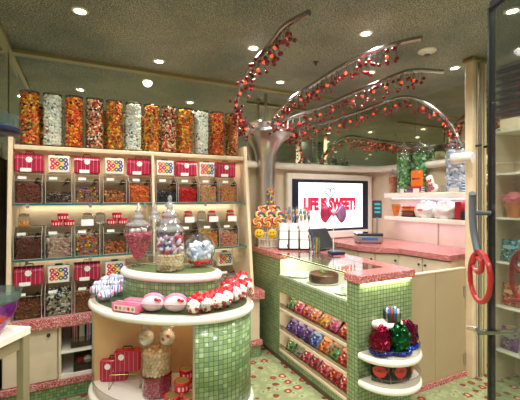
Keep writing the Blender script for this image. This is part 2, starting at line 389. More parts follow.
# mirrors above shelf and ledge
struct(MB().box(-.56, 1.74, 3.835, 3.85, 2.0, CEIL-.03).build('wall_left_mirror', 'mirror', smooth=False))
struct(MB().box(1.78, 2.95, WY-.015, WY, 2.1, CEIL).build('wall_back_mirror', 'mirror', smooth=False))
struct(MB().box(2.954, WX-.015, WY-.015, WY, 2.1, CEIL).build('wall_back_mirror', 'mirror', smooth=False))
struct(MB().box(WX-.015, WX, 2.25, WY-.015, 2.1, CEIL).build('wall_right_mirror', 'mirror', smooth=False))
# left end jamb
struct(MB().box(-.64, -.58, 3.3, 3.835, 0, CEIL).build('wall_left_jamb', 'wood_dark', smooth=False))
struct(MB().box(-.58, -.565, 3.3, 3.83, 2.0, CEIL).build('wall_left_jamb_mirror', 'mirror', smooth=False))
# brass strips where the ceiling meets the mirrors
struct(MB().box(-.58, 3.0, 3.79, 3.835, CEIL-.03, CEIL).build('trim_1', 'brass', smooth=False))
struct(MB().box(-.565, -.53, 2.6, 3.79, CEIL-.03, CEIL).build('trim_2', 'brass', smooth=False))
# rounded ledge under the back and right mirrors
pts = [(1.80, 4.0, 2.09), (1.95, 4.06, 2.09), (2.3, 4.08, 2.09), (3.5, 4.08, 2.09)]
for k in range(7):
    a = PI/2*k/6; pts.append((3.5+.40*math.sin(a), 3.72+.36*math.cos(a), 2.09))
pts += [(3.90, 3.0, 2.09), (3.80, 2.66, 2.09), tuple(at_d(455, 158, 3.45)), tuple(at_d(464, 157.5, 3.26)), tuple(at_d(473, 157.5, 3.2))]
struct(MB().tube(pts, .046, 14).build('trim_ledge', 'white'))
# cream pillar by the door
struct(MB().box(3.255, 3.335, 2.10, 2.18, 0, CEIL, .006).build('wall_pillar', 'cream_wood'))
struct(MB().box(3.24, 3.35, 2.085, 2.195, CEIL-.04, CEIL, .006).build('trim_pillar_cap', 'brass'))
struct(MB().box(3.30, 3.308, 2.094, 2.10, 0, CEIL-.04).build('trim_pillar_strip', 'steel', smooth=False))
struct(MB().box(3.36, 3.38, 2.02, 2.2, 0, CEIL).build('trim_pillar_mirror', 'mirror', smooth=False))
struct(MB().box(3.345, 3.375, 2.09, 2.12, 0, CEIL, .004).build('trim_pillar_stile', 'steel'))
struct(MB().tube([(3.30, 2.10, 2.16), (3.295, 2.05, 2.16)], .012, 8).build('trim_pillar_peg', 'dark_steel'))

# ================================================================ CEILING FITTINGS
dl = None
spots = [(0, 2.81), (.675, 3.51), (1.35, 2.83), (2.02, 3.53), (2.7, 2.84), (2.03, 2.18), (3.37, 2.36), (.67, 2.16), (-.68, 2.16), (0, 1.46), (1.35, 1.46), (2.7, 1.46), (.67, .75), (2.03, .75), (3.37, .75), (-.68, .75), (0, 0), (1.35, 0.05), (2.7, 0.05), (-1.4, 1.4), (-1.4, 0), (0.7, -.9), (2.1, -.9), (-.7, -.9), (3.6, 1.46), (5, .8), (5, -.8), (3.4, -.9), (0, -2), (2.2, -2)]
where = {(0, 2.81): 'white recessed downlight above the left shelving, nearest the top left corner', (.675, 3.51): 'small white recessed downlight right by the brass strip above the candy tubes',
         (1.35, 2.83): 'white recessed downlight beside the leftmost red ball branch', (2.02, 3.53): 'white recessed downlight between the two leftmost red ball branches, near the steel column',
         (2.7, 2.84): 'white recessed downlight just under the second red ball branch', (2.03, 2.18): 'large white recessed downlight above the middle of the second red ball branch', (3.37, 2.36): 'white recessed downlight next to the cream pillar top'}
for i, s in enumerate(spots):
    lab = where.get(s, 'white recessed downlight in the ceiling on the camera side of the shop')
    if dl is None:
        dl = thing('ceiling_downlight', lab, 'ceiling light', (*s, CEIL), 0, 'recessed downlights')
        MB().lathe([(.034, -.004), (.042, -.01), (.05, -.008), (.055, -.004), (.055, 0)], seg=24, cap=False).build('trim_ring', 'white', dl)
        MB().lathe([(0, -.005), (.034, -.005)], seg=24, cap=False).build('lens', 'lamp_lens', dl)
        o = dl
    else: o = dup(dl, (*s, CEIL), label=lab)
    ld = bpy.data.lights.new('downlight_beam', 'SPOT'); ld.energy = 62 if s[1] > 1 else 54; ld.spot_size = math.radians(150); ld.spot_blend = .8
    ld.shadow_soft_size = .05; ld.color = (1, .965, .915)
    lo = bpy.data.objects.new('downlight_beam', ld); C.objects.link(lo); lo.location = (s[0], s[1], CEIL-.02)
sd = thing('smoke_detector', 'round cream smoke detector on the ceiling above the branch tips', 'smoke detector', (*at_z(427, 50, CEIL)[:2], CEIL))
MB().lathe([(.075, 0), (.078, -.012), (.07, -.02), (.045, -.024), (.04, -.036), (.022, -.042), (0, -.042)], seg=28, cap=False).build('housing', 'white', sd)
MB().lathe([(.028, -.0425), (.026, -.048), (0, -.048)], seg=16, cap=False).build('sensor', 'charcoal', sd)
sp = at_z(316, 62, CEIL)
spk = thing('sprinkler_head', 'tiny sprinkler head on the ceiling left of the second branch', 'sprinkler', (sp.x, sp.y, CEIL))
MB().lathe([(.03, 0), (.026, -.006), (.008, -.008), (.008, -.03), (.018, -.032), (0, -.034)], seg=12, cap=False).build('nozzle', 'dark_steel', spk)

# ================================================================ STEEL COLUMN AND BRANCHES
col = struct(bpy.data.objects.new('column', None)); C.objects.link(col); col.location = (2.095, 4.03, 0); tag(col, 'brushed steel column with a trumpet shaped flared top', 'column')
MB().lathe([(.15, 0), (.15, .04), (.125, .06), (.122, 2.05), (.122, 2.12), (.135, 2.22), (.165, 2.3), (.215, 2.37), (.285, 2.425), (.36, 2.455), (.372, 2.46), (.372, 2.49), (.355, 2.5), (.0, 2.5)], seg=40, cap=False).build('shaft', 'steel', col, angle=60)
MB().lathe([(.24, 2.5), (.24, 2.59), (.225, 2.6), (0, 2.6)], seg=32, cap=False).build('drum', 'steel', col)
MB().lathe([(.014, 2.6), (.014, CEIL)], seg=10, cap=False).build('rod', 'steel', col)

def smooth_path(p, n):
    P = [Vector(q) for q in p]; P = [P[0]*2-P[1]]+P+[P[-1]*2-P[-2]]; out = []
    for i in range(1, len(P)-2):
        for k in range(n):
            t = k/n; a, b, c, d = P[i-1:i+3]
            out.append(.5*((2*b)+(c-a)*t+(2*a-5*b+4*c-d)*t*t+(3*b-a-3*c+d)*t**3))
    out.append(P[-2]); return out
arms = [
 ('steel tube branch with red balls, leftmost, rising toward the top of the ceiling', [(257, 131, 4.3), (243, 119, 4.05), (237, 100, 3.5), (248, 72, 3.25), (272, 42, 2.72), (285, 26, 2.5), (309, 12.5, 2.28)]),
 ('steel tube branch with red balls, second from the left, ending beside the smoke detector', [(268, 130, 4.35), (276.5, 115, 4.15), (290, 100, 3.9), (319, 80.7, 3.45), (348, 62.7, 3.1), (378, 49.6, 2.85), (401, 42.5, 2.72), (422, 38, 2.62)]),
 ('steel tube branch with red balls, third from the left, ending just left of the pillar', [(274, 128, 4.4), (284, 121, 4.28), (319, 108, 4.12), (358, 91, 3.82), (394, 76, 3.48), (414, 70.5, 3.32), (443, 71.5, 3.32)]),
 ('steel tube branch with red balls that arches over and droops behind the big blue jar', [(276, 131, 4.42), (300, 127, 4.45), (330, 121, 4.45), (358, 112, 4.38), (388, 101, 4.2), (404, 97, 4.14), (420, 100, 4.08), (440, 113, 4.03), (454, 130, 3.98), (461, 144, 3.9)])]
ball_me = MB().ball((0, 0, 0), .017, 2).build('ball', 'ball').data; bulb_me = MB().ball((0, 0, 0), .0125, 2).build('bulb', 'bulb').data
for n_ in ('ball', 'bulb'): bpy.data.objects.remove(bpy.data.objects[n_])
for label, px in arms:
    P = smooth_path([at_d(*q) for q in px], 6)
    t = thing('ball_branch', label, 'branch light', P[0], 0, 'ball branches of the steel column')
    P = [p-P[0] for p in P]; MB().tube(P, .02, 10).build('branch_tube', 'branch_steel', t)
    ln = [0]
    for a, b in zip(P, P[1:]): ln.append(ln[-1]+(b-a).length)
    def along(s):
        for i in range(len(P)-1):
            if ln[i+1] >= s: return P[i].lerp(P[i+1], (s-ln[i])/max(1e-6, ln[i+1]-ln[i]))
        return P[-1]
    wires = MB(); s = .1; k = 0; tot = ln[-1]-.17
    while s < tot:
        p = along(s)
        for j in range(3):
            q = p+Vector((random.uniform(-.07, .07), random.uniform(-.07, .07), random.uniform(-.16, -.05)))
            o = bpy.data.objects.new('ball', ball_me); C.objects.link(o); o.parent = t; o.location = q; wires.tube([p, q], .0022, 4)
        if k % 2 == 0:
            q = p+Vector((random.uniform(-.02, .02), random.uniform(-.02, .02), -.085))
            o = bpy.data.objects.new('bulb', bulb_me); C.objects.link(o); o.parent = t; o.location = q; o['label'] = 'glowing orange red bulb'; wires.tube([p, q], .0022, 4)
        s += max(.068, tot/32.5); k += 1
    wires.build('stems', 'dark_steel', t)

# ================================================================ LEFT SHELVING
SHX = [-.5, .615, 1.57]
unit = thing('shelving_unit', 'pale maple wall shelving holding candy tubes and bins, two bays', 'shelving', (0, 0, 0))
for x in SHX:
    w = .03 if x != .615 else .022
    yf = [(3.47, 2.30), (3.32, .7)] if x == SHX[-1] else [(3.47, 2.12 if x > 0 else 2.16), (3.36, .7)]
    ztop = {-.5: 2.17, .615: 2.08, 1.57: 2.22}[x]
    poly = [(3.82, .7), (3.82, ztop), (3.49, ztop), (3.36 if x < 1 else 3.3, .7)]
    vs = [(xx, y, z) for xx in (x-w/2, x+w/2) for y, z in poly]
    MB().add(vs, [(0, 1, 2, 3), (7, 6, 5, 4)]+[(i, (i+1) % 4, 4+(i+1) % 4, 4+i) for i in range(4)]).build('upright', 'cream_wood', unit, smooth=False)
MB().box(SHX[0], SHX[2], 3.80, 3.83, .7, 2.08).build('back_panel', 'cream_wood', unit, smooth=False)
MB().box(SHX[0]+.02, SHX[2]-.02, 3.49, 3.83, 2.073, 2.11, .004).build('top_shelf', 'cream_wood', unit)
for a, b in zip(SHX, SHX[1:]):
    for z, y in ((1.622, 3.44), (1.172, 3.4)):
        g = MB().box(a+.02, b-.02, y, 3.8, z-.006, z+.006).build('glass_shelf', 'green_glass', unit, smooth=False)
        MB().box(a+.02, b-.02, y-.002, y, z-.006, z+.006).build('polished_edge', 'teal', g, smooth=False)
        for k in range(3 if a < 0 else 2):
            x = a+.12+k*(b-a-.2)/2
            MB().box(x-.012, x+.012, y-.008, y+.006, z-.03, z+.0065, .002).build('shelf_clip', 'chrome', g)
    for z, e in ((2.055, 1.3), (1.61, 1.0), (1.16, .8)):
        ld = bpy.data.lights.new('shelf_strip_light', 'AREA'); ld.shape = 'RECTANGLE'; ld.size = b-a-.1; ld.size_y = .03; ld.energy = e; ld.color = (1, .92, .78)
        lo = bpy.data.objects.new('shelf_strip_light', ld); C.objects.link(lo); lo.location = ((a+b)/2, 3.76 if z < 2 else 3.66, z)

# candy tubes
tubes = [(ORANGE, 'orange, red and green'), (WHITE_S, 'white speckled'), (ORANGE[:5], 'deep orange and red'), (MIXED, 'cream, orange and brown'), (YELLOW, 'yellow and orange'), (WHITE_S, 'white speckled'),
         (ORANGE, 'orange, red and green'), (MIXED, 'cream, orange and brown'), (YELLOW, 'yellow and orange'), (WHITE_S, 'white speckled'), (ORANGE[:5], 'deep orange and red'), (NUTMIX, 'brown and tan')]
ords = ['leftmost', 'second', 'third', 'fourth', 'fifth', 'sixth', 'seventh', 'eighth', 'ninth', 'tenth', 'eleventh', 'rightmost']
for i, (pal, desc) in enumerate(tubes):
    x = -.38+i*.167; h = .45; r = .074
    n_ = ords[i]; pos = n_+' in the row' if i in (0, 11) else n_+' from the left in the row'
    t = thing('candy_tube', f'tall clear tube of {desc} candy, {pos}', 'candy tube', (x, 3.60, 2.1115), 0, 'candy tubes on the top shelf')
    MB().lathe([(r, .0), (r, h), (r-.003, h+.004)], seg=28, cap=False).build('tube_wall', 'clear', t)
    MB().lathe([(r+.002, .0), (r+.002, .012), (r, .014), (0, .014)], seg=28, cap=False).build('tube_base', 'shade_tinted', t)
    MB().lathe([(r-.002, h-.002), (r+.001, h+.01), (r-.004, h+.014), (0, h+.014)], seg=28, cap=False).build('tube_lid', 'shade_tinted', t)
    a = rng.uniform(0, 2*PI, 620); z = rng.uniform(.022, h-.012, 620); q = r-.014+rng.uniform(-.004, .002, 620)
    P = np.stack([q*np.cos(a), q*np.sin(a), z], 1)
    tp = rng.uniform(-r*.7, r*.7, (60, 2)); P = np.vstack([P, np.c_[tp, np.full(60, h-.012)]])
    w = [4.5, 4, 3.5, 4.5, 3.4, 2.2, 2.4][:len(pal)] if pal is ORANGE or len(pal) == 5 else [8, 8, 8, 8, 2.6, 1.2, 2] if pal is WHITE_S else None
    pellets('candy', P, .0128, pal, t, core=MB().lathe([(r-.016, .016), (r-.014, h-.016)], seg=20), ell=(1.1, .85, .75), weights=w)

# candy bins
bin_me = {}
def bin_parts():
    w, d, fh, h = .096, .30, .185, .255
    b = MB(); pr = [(0, 0), (d, 0), (d, h), (.1, h), (0, fh)]
    for x in (-w, w): b.add([(x, y, z) for y, z in pr], [tuple(range(5))])
    b.add([(-w, 0, 0), (w, 0, 0), (w, 0, fh), (-w, 0, fh)], [(0, 1, 2, 3)]); b.add([(-w, d, 0), (w, d, 0), (w, d, h), (-w, d, h)], [(0, 1, 2, 3)])
    b.add([(-w, 0, .002), (w, 0, .002), (w, d, .002), (-w, d, .002)], [(0, 1, 2, 3)])
    bin_me['body'] = b
    l = MB(); l.add([(-w, -.006, fh), (w, -.006, fh), (w, .1, h+.003), (-w, .1, h+.003), (w, d, h+.003), (-w, d, h+.003)], [(0, 1, 2, 3), (3, 2, 4, 5)])
    l.box(-w, w, -.012, -.004, fh-.008, fh+.006)
    bin_me['lid'] = l
    e = MB(); k = .0018  # thin bars that draw the edge highlights of the acrylic
    for x in (-w, w):
        for (y0, z0), (y1, z1) in (((0, 0), (0, fh)), ((0, fh), (.1, h)), ((0, 0), (d, 0))): e.tube([(x, y0, z0), (x, y1, z1)], k, 4)
    for y, z in ((0, fh), (.1, h), (0, .002)): e.tube([(-w, y, z), (w, y, z)], k, 4)
    bin_me['edge'] = e
    t = MB().box(-.07, -.01, -.018, -.015, fh+.012, fh+.034); bin_me['tag'] = t
    s = MB().lathe([(.0, 0), (.02, .0), (.022, .045), (.019, .045), (.018, .004)], seg=12, cap=False); s.tube([(0, 0, 0), (0, -.004, -.06)], .007, 8)
    bin_me['scoop'] = s
bin_parts()
bin_cache = {}
def candy_bin(x, y, z, pal, fill, label, group, mat='candy', rad=.0115, weights=None, scoop=True):
    t = thing('candy_bin', label, 'candy bin', (x, y, z), 0, group)
    for key, nm, mt in (('body', 'bin_body', 'shade_tinted'), ('lid', 'lid', 'clear'), ('tag', 'price_tag', 'white_matte'), ('edge', 'edge_highlight', 'edge_glint')):
        if key not in bin_cache: bin_cache[key] = bin_me[key].build(nm, mt, t, smooth=False)
        else: o = bin_cache[key].copy(); C.objects.link(o); o.parent = t
    if scoop:
        if 'scoop' not in bin_cache: bin_cache['scoop'] = bin_me['scoop'].build('scoop', 'shade_tinted', t)
        else: o = bin_cache['scoop'].copy(); C.objects.link(o); o.parent = t
        o = [c for c in t.children if c.name.startswith('scoop')][0]; o.location = (.055, .035, .175); o.rotation_euler = (1.1, .5, .2)
    w, d = .082, .28; hf, hb = fill, min(.235, fill+.03)
    core = MB(); pr = [(.012, .004), (d, .004), (d, hb-.008), (.012, hf-.008)]
    core.add([(xx, yy, zz) for xx in (-w+.006, w-.006) for yy, zz in pr], [(0, 1, 2, 3), (7, 6, 5, 4)]+[(i, (i+1) % 4, 4+(i+1) % 4, 4+i) for i in range(4)])
    k = (.0115/rad)**2
    n1 = int(w*2*fill/(.018*.016)*1.2*k); n2 = int(w*2*d/(.018*.016)*.9*k); n3 = int(d*fill/(.018*.016)*.8*k)
    P1 = np.c_[rng.uniform(-w, w, n1), rng.uniform(.014, .02, n1), rng.uniform(.018, hf, n1)]
    yy = rng.uniform(.01, d, n2); P2 = np.c_[rng.uniform(-w, w, n2), yy, hf+(hb-hf)*yy/d-.006+rng.uniform(-.006, .01, n2)]
    yy = rng.uniform(.01, d, n3); P3 = np.c_[np.where(rng.uniform(size=n3) < .5, -w+.004, w-.004), yy, np.maximum(.018, rng.uniform(.01, 1, n3)*(hf+(hb-hf)*yy/d))]
    pellets('candy', np.vstack([P1, P2, P3]), rad, pal, t, mat, core, ell=(1.05, .9, .8), weights=weights)
    return t
r1 = [(BROWN, .15, 'chocolate brown balls', .0115), (DARK, .06, 'dark chocolate pretzels, nearly empty', .013), (PRIMARY, .11, 'red, blue and green buttons', .011), (NUTMIX, .08, 'brown and tan mix', .011), ([(236, 110, 30), (246, 140, 40), (220, 90, 24)], .14, 'bright orange jellies', .015),
      (BLACKB, .09, 'black berries', .014), (RED, .12, 'bright red gummies', .014), (PEACH, .15, 'peach coloured chews', .01), (GUMMY+PINKMIX, .15, 'pastel multicoloured sweets', .0105)]
r2 = [(BROWN[:3], .15, 'dark brown balls', .0115), (BEIGE, .14, 'beige and pink chunks', .0145), (PRIMARY[:5], .17, 'big primary coloured buttons', .0125), (NUTMIX, .06, 'orange brown sweets, low filled', .011), (NUTMIX, .06, 'toffee sweets behind the pink jar', .011),
      (DARK, .05, 'dark sweets behind the tall jars', .012), ([(120, 84, 70), (140, 100, 80)], .09, 'brown sweets behind the round globe', .012), (GUMMY, .14, 'orange and green gummies', .0125), (PINKMIX, .12, 'salmon pink gummies', .0125)]
r3 = [(BROWN, .1, 'round brown nuts', .0125), (MONO, .15, 'black and white sweets', .014), (BROWN+[(200, 120, 60)], .15, 'chestnut brown sweets', .011), (NUTMIX, .15, 'amber sweets beside the carousel', .011), None, None, None, (GUMMY, .12, 'orange sweets behind the cellophane bags', .012), (PINKMIX, .12, 'pink sweets by the right upright', .012)]
binx = [-.376, -.16, .057, .28, .496, .735, .945, 1.155, 1.365]
rows = [(1.6315, 3.455, r1, 'upper'), (1.1815, 3.415, r2, 'middle'), (.703, 3.40, r3, 'bottom')]
for z, y, row, nm in rows:
    for x, it in zip(binx, row):
        if it is None: continue
        pal, fill, desc, rad = it
        candy_bin(x, y+(.085 if nm == 'bottom' and x > 1 else 0), z, pal, fill, f'clear acrylic bin of {desc} on the {nm} row', f'candy bins on the {nm} row', rad=rad)

# striped tins and printed boxes standing on the bins
def striped_tin(name, label, cat, group, loc, rz=0, w=.205, d=.11, h=.152):
    t = thing(name, label, cat, loc, rz, group)
    b = MB(); b.box(-w/2, w/2, 0, d, 0, h*.72, .008); b.build('tin_body', 'tinstripe', t)
    lid = MB(); n = 8; vs = []
    for xx in (-w/2, w/2):
        for k in range(n+1):
            a = PI*k/n; vs.append((xx*.995, d/2-d/2*math.cos(a), h*.72+h*.28*math.sin(a)))
    m_ = n+1; lid.add(vs, [tuple(range(m_)), tuple(range(m_, 2*m_))[::-1]]+[(k, m_+k, m_+k+1, k+1) for k in range(n)]+[(0, n, m_+n, m_)])
    lid.build('lid', 'tinstripe', t)
    e = MB()
    for k in range(8): e.disc((.018*math.cos(k*PI/4), -.003, .018*math.sin(k*PI/4)), .008, seg=10)
    e.disc((0, -.0032, 0), .02, seg=20); e.build('emblem', 'white_matte', t, loc=(-.0, 0, h*.66), smooth=False)
    c = MB().box(-w*.3, w*.08, -.008, -.006, .0, .03); c.build('card', 'white_matte', t, smooth=False)
    MB().tube([(-.03, d/2, h), (-.025, d/2, h+.018), (.025, d/2, h+.018), (.03, d/2, h)], .004, 6).build('handle', 'dark_red', t)
    return t
def printed_box(name, label, cat, group, loc, rz=0, w=.16, h=.145):
    t = thing(name, label, cat, loc, rz, group); MB().box(-w/2, w/2, 0, .07, 0, h, .012, seg=2).build('box_body', 'white', t)
    p = MB(); cols = [(216, 40, 44), (240, 140, 40), (60, 120, 60), (110, 60, 140), (222, 60, 80), (190, 30, 40), (244, 190, 60), (60, 90, 160)]
    k = 0
    for r_ in range(3):
        for c_ in range(4):
            x = -w*.31+c_*w*.205+(.006 if r_ % 2 else 0); z = h*.28+r_*h*.23; i = k % 8
            p.disc((x, -.0015, z), w*.118, i, 12); p.disc((x, -.0022, z), w*.04, 8, 10); k += 1
    p.build('printed_sweets', [solid('print', c, .4) for c in cols]+['white'], t, smooth=False)
    MB().box(-.03, .03, .02, .05, h, h+.012, .004).build('latch', 'charcoal', t)
    return t
tin0 = box0 = None
names = ['leftmost', 'second', 'third', 'fourth', 'fifth', 'sixth', 'seventh', 'eighth', 'ninth']
for (z, y, row, nm), zz in zip(rows, (1.889, None, .9605)):
    if zz is None: continue
    for i, x in enumerate(binx):
        if row[i] is None: continue
        loc = (x, y+.055+(.085 if nm == 'bottom' and x > 1 else 0), zz+.004)
        if i % 2 == 0 and not (nm == 'bottom' and i == 8):
            lab = f'pink striped tin on the {nm} bins, above the {row[i][2]}'
            if tin0 is None: tin0 = striped_tin('striped_tin', lab, 'tin', 'striped tins on the bins', loc)
            else: dup(tin0, loc, label=lab)
        else:
            lab = f'white printed box on the {nm} bins, above the {row[i][2]}'
            if box0 is None: box0 = printed_box('printed_box', lab, 'box', 'white printed boxes on the bins', loc)
            else: dup(box0, loc, label=lab)

# little jars and round red tins on the middle bins
def small_jar(x, label, pal, fill=.05, lid='clear', card=False, z=1.437, y=3.5):
    t = thing('small_jar', label, 'jar', (x, y, z), 0, 'small jars on the middle bins')
    MB().lathe([(.0, .002), (.042, .002), (.045, .01), (.045, .08), (.034, .092)], seg=20, cap=False).build('jar_glass', 'jar', t)
    MB().lathe([(.038, .09), (.038, .106), (.02, .112), (0, .113)], seg=20, cap=False).build('jar_lid', 'red' if lid == 'red' else 'shade_tinted', t)
    n = 130; a = rng.uniform(0, 2*PI, n); q = .036*np.sqrt(rng.uniform(.5, 1, n))
    pellets('candy', np.c_[q*np.cos(a), q*np.sin(a), rng.uniform(.01, fill, n)], .0085, pal, t, core=MB().lathe([(.03, .004), (.03, fill-.005)], seg=12))
    if card: MB().box(-.05, .045, -.07, -.067, 0, .055).build('card', 'white_matte', t, smooth=False)
small_jar(-.41, 'small clear jar of orange sweets at the left end of the middle bins', GUMMY)
small_jar(.06, 'small clear jar with a white card beside the stacked red tins', NUTMIX, card=True)
small_jar(.16, 'empty looking clear jar behind the white card', BEIGE, .02)
small_jar(.745, 'small clear jar with red lid behind the tall jars', RED, .06, 'red')
small_jar(.955, 'small jar with red lid and card left of the clear glass jar', RED, .07, 'red', True)
small_jar(1.09, 'small empty clear jar above the globe', BEIGE, .015)
small_jar(1.2, 'small jar with leaning white card second from the right upright', RED, .06, 'red', True)
small_jar(1.4, 'small red lidded jar next to the right upright', RED, .07, 'red', True)
rt = None
def round_tin(loc, label, group, sc=1.):
    global rt
    if rt is None:
        rt = thing('round_tin', label, 'tin', loc, 0, group)
        MB().lathe([(0, 0), (.038, 0), (.04, .003), (.04, .04)], seg=24, cap=False).build('tin_body', 'red', rt)
        MB().lathe([(.0402, .01), (.0406, .012), (.0406, .03), (.0402, .032)], seg=24, cap=False).build('label_band', 'tinstripe_fine', rt)
        MB().lathe([(.042, .034), (.043, .05), (.039, .053), (.036, .051)], seg=24, cap=False).build('lid', 'red', rt); MB().lathe([(.036, .051), (0, .051)], seg=24, cap=False).build('lid_top', 'brass', rt)
        return rt
    return dup(rt, loc, label=label, group=group, scale=(sc, sc, sc))
for cx, nm in ((-.13, 'left stack'), (.3, 'right stack')):
    for dx, dz, w in ((-.046, 0, 'lower left'), (.046, 0, 'lower right'), (0, .053, 'top')):
        round_tin((cx+dx, 3.5, 1.437+dz), f'round red and white tin, {w} tin of the {nm} on the middle bins', 'stacked round tins')

# ================================================================ BASE CABINETS AND PINK WORKTOP (left)
def knob(parent, x, y, z):
    MB().lathe([(.006, 0), (.006, .012), (.014, .016), (.014, .024), (.0, .028)], seg=14, cap=False).build('knob', 'dark_steel', parent).matrix_local = Matrix.Translation((x, y, z)) @ Matrix.Rotation(PI/2, 4, 'X')
cab = thing('base_cabinet', 'cream base cabinet with a small dark knob, left of the open cubby', 'cabinet', (-.6, 3.42, 0))
MB().box(.05, .435, .02, .4, .17, .61).build('carcass', 'cream', cab, smooth=False)
for a, b in ((.055, .43),):
    d = MB().box(a, b, 0, .019, .175, .605, .003).build('door', 'cream', cab); knob(d, b-.06, 0, .555)
cub = thing('open_cubby', 'open cream cubby under the pink worktop with one middle shelf', 'cabinet', (-.16, 3.42, 0))
MB().box(0, .02, 0, .4, .17, .61).build('side_panel', 'cream', cub, smooth=False); MB().box(.9, .92, 0, .4, .17, .61).build('side_panel', 'cream', cub, smooth=False)
MB().box(.02, .9, .38, .4, .17, .61).build('back_panel', 'cream', cub, smooth=False)
MB().box(.02, .9, 0, .38, .17, .195).build('bottom_shelf', 'white', cub, smooth=False); MB().box(.02, .9, 0, .38, .375, .4).build('middle_shelf', 'white', cub, smooth=False)
cab2 = thing('base_cabinet', 'plain cream base cabinet between the carousel and the tiled counter', 'cabinet', (.765, 3.42, 0))
MB().box(0, .95, .02, .4, .17, .61).build('carcass', 'cream', cab2, smooth=False)
for a, b in ((0.005, .47), (.48, .94)):
    d = MB().box(a, b, 0, .019, .175, .605, .003).build('door', 'cream', cab2); knob(d, .43 if a < .1 else .52, 0, .555)
plin = thing('tiled_plinth', 'green mosaic plinth with a pink band under the left cabinets', 'plinth', (0, 0, 0))
MB().box(-.56, 1.72, 3.425, 3.82, .012, .115).build('tile_band', 'tile', plin, smooth=False); MB().box(-.56, 1.735, 3.405, 3.82, .115, .17, .004).build('pink_band', 'pink', plin)
MB().box(-.56, 1.72, 3.41, 3.82, 0, .012).build('steel_kick', 'steel', plin, smooth=False)
tag(MB().box(-.56, 1.745, 3.37, 3.825, .612, .7, .008, seg=2).build('worktop', 'pink'), 'pink speckled worktop running under the bottom row of candy bins', 'worktop')
for i, (x, z, lab) in enumerate(((.1, .4, 'shallow clear tray of red and white packs on the upper cubby shelf'), (.12, .195, 'shallow clear tray of red and white packs on the cubby floor'))):
    t = thing('clear_tray', lab, 'tray', (x, 3.44, z), 0, 'clear trays in the cubby')
    b = MB(); b.box(-.17, .17, 0, .006, .002, .09); b.box(-.17, .17, .3, .306, .002, .09); b.box(-.17, -.164, .006, .3, .002, .09); b.box(.164, .17, .006, .3, .002, .09); b.box(-.164, .164, .006, .3, .002, .006)
    b.build('tray_body', 'shade_tinted', t, smooth=False)
for i in range(7):
    x = -.04+i*.055; m_ = ['tinstripe_fine', 'white', 'cane', 'tinstripe_fine', 'orange', 'white', 'cane'][i]
    lab = ['red striped', 'plain white', 'blue striped', 'second red striped', 'orange', 'second plain white', 'second blue striped'][i]
    t = thing('upright_pack', f'{lab} pack standing in the upper tray of the cubby', 'pack', (x, 3.55, .407), 0, 'packs in the upper cubby tray')
    MB().box(-.022, .022, 0, .08, 0, .15, .004).build('carton', m_, t)
for i in range(5):
    x = 0+i*.062; m_ = ['red', 'white', 'tinstripe_fine', 'orange', 'white'][i]
    t = thing('round_candy_pack', f'{["red", "white", "red striped", "orange", "second white"][i]} rounded pack in the lower tray of the cubby', 'pack', (x, 3.53, .202), 0, 'packs in the lower cubby tray')
    MB().ball((0, .04, .035), .034, 2, sy=.9, rough=.15, seed=i).build('pack_body', m_, t)

# ================================================================ CAROUSEL
CX, CY, TH = .606, 2.72, -.771
EA, EB = .647, .435
def car_pt(a, k=1., A=EA, B=EB):
    x, y = k*A*math.cos(a), k*B*math.sin(a)
    return x*math.cos(TH)-y*math.sin(TH), x*math.sin(TH)+y*math.cos(TH)
car = thing('display_carousel', 'oval two-tier green mosaic display island with white rims and an open cubby', 'display stand', (CX, CY, 0))
def ring(zc, th_, A, B, name, k_in=.0):
    h = th_/2; pr = []
    for i in range(9):
        a = -PI/2+PI*i/8; pr.append((math.cos(a)*h, math.sin(a)*h))
    n = 96; b = MB(); vs = []
    pr = [(-.08, -h)]+pr+[(-.08, h)]
    for (o, z) in pr:
        for i in range(n):
            a = 2*PI*i/n; x, y = (A-h+o)*math.cos(a), (B-h+o)*math.sin(a); vs.append((x*math.cos(TH)-y*math.sin(TH), x*math.sin(TH)+y*math.cos(TH), zc+z))
    fs = [(k*n+i, k*n+(i+1) % n, (k+1)*n+(i+1) % n, (k+1)*n+i) for k in range(len(pr)-1) for i in range(n)]
    fs += [tuple(range(n))[::-1], tuple(range((len(pr)-1)*n, len(pr)*n))]
    return b.add(vs, fs).build(name, 'white', car)
ring(.9, .06, EA, EB, 'lower_rim'); ring(1.12, .06, .411, .233, 'upper_rim'); ring(.245, .06, EA, EB, 'base_rim')
MB().lathe([(1, .931), (0, .933)], ax=EA-.05, ay=EB-.05, th=TH, seg=64, cap=False).build('tile_deck', 'tile_fine', car, smooth=False)
MB().lathe([(1, 1.151), (0, 1.153)], ax=.36, ay=.182, th=TH, seg=64, cap=False).build('glass_deck', 'tile_fine', car, smooth=False)
def tiled_wall(A, B, z0, z1, a0, a1, name, n=80, thick=0.):
    vs = []; us = []; u = 0; prev = None
    for i in range(n+1):
        a = a0+(a1-a0)*i/n; x, y = car_pt(a, 1, A, B)
        if prev: u += math.hypot(x-prev[0], y-prev[1])
        prev = (x, y); us.append(u); vs += [(x, y, z0), (x, y, z1)]
    me = bpy.data.meshes.new(name); me.from_pydata(vs, [], [(2*i, 2*i+2, 2*i+3, 2*i+1) for i in range(n)])
    uv = me.uv_layers.new(name='UVMap')
    for p in me.polygons:
        p.use_smooth = True
        for li in p.loop_indices:
            vi = me.loops[li].vertex_index; uv.data[li].uv = (us[vi//2], vs[vi][2])
    me.materials.append(M['tile_uv']); o = bpy.data.objects.new(name, me); C.objects.link(o); o.parent = car
    if thick:
        md = o.modifiers.new('wall thickness', 'SOLIDIFY'); md.thickness = thick; md.offset = -1
    return o
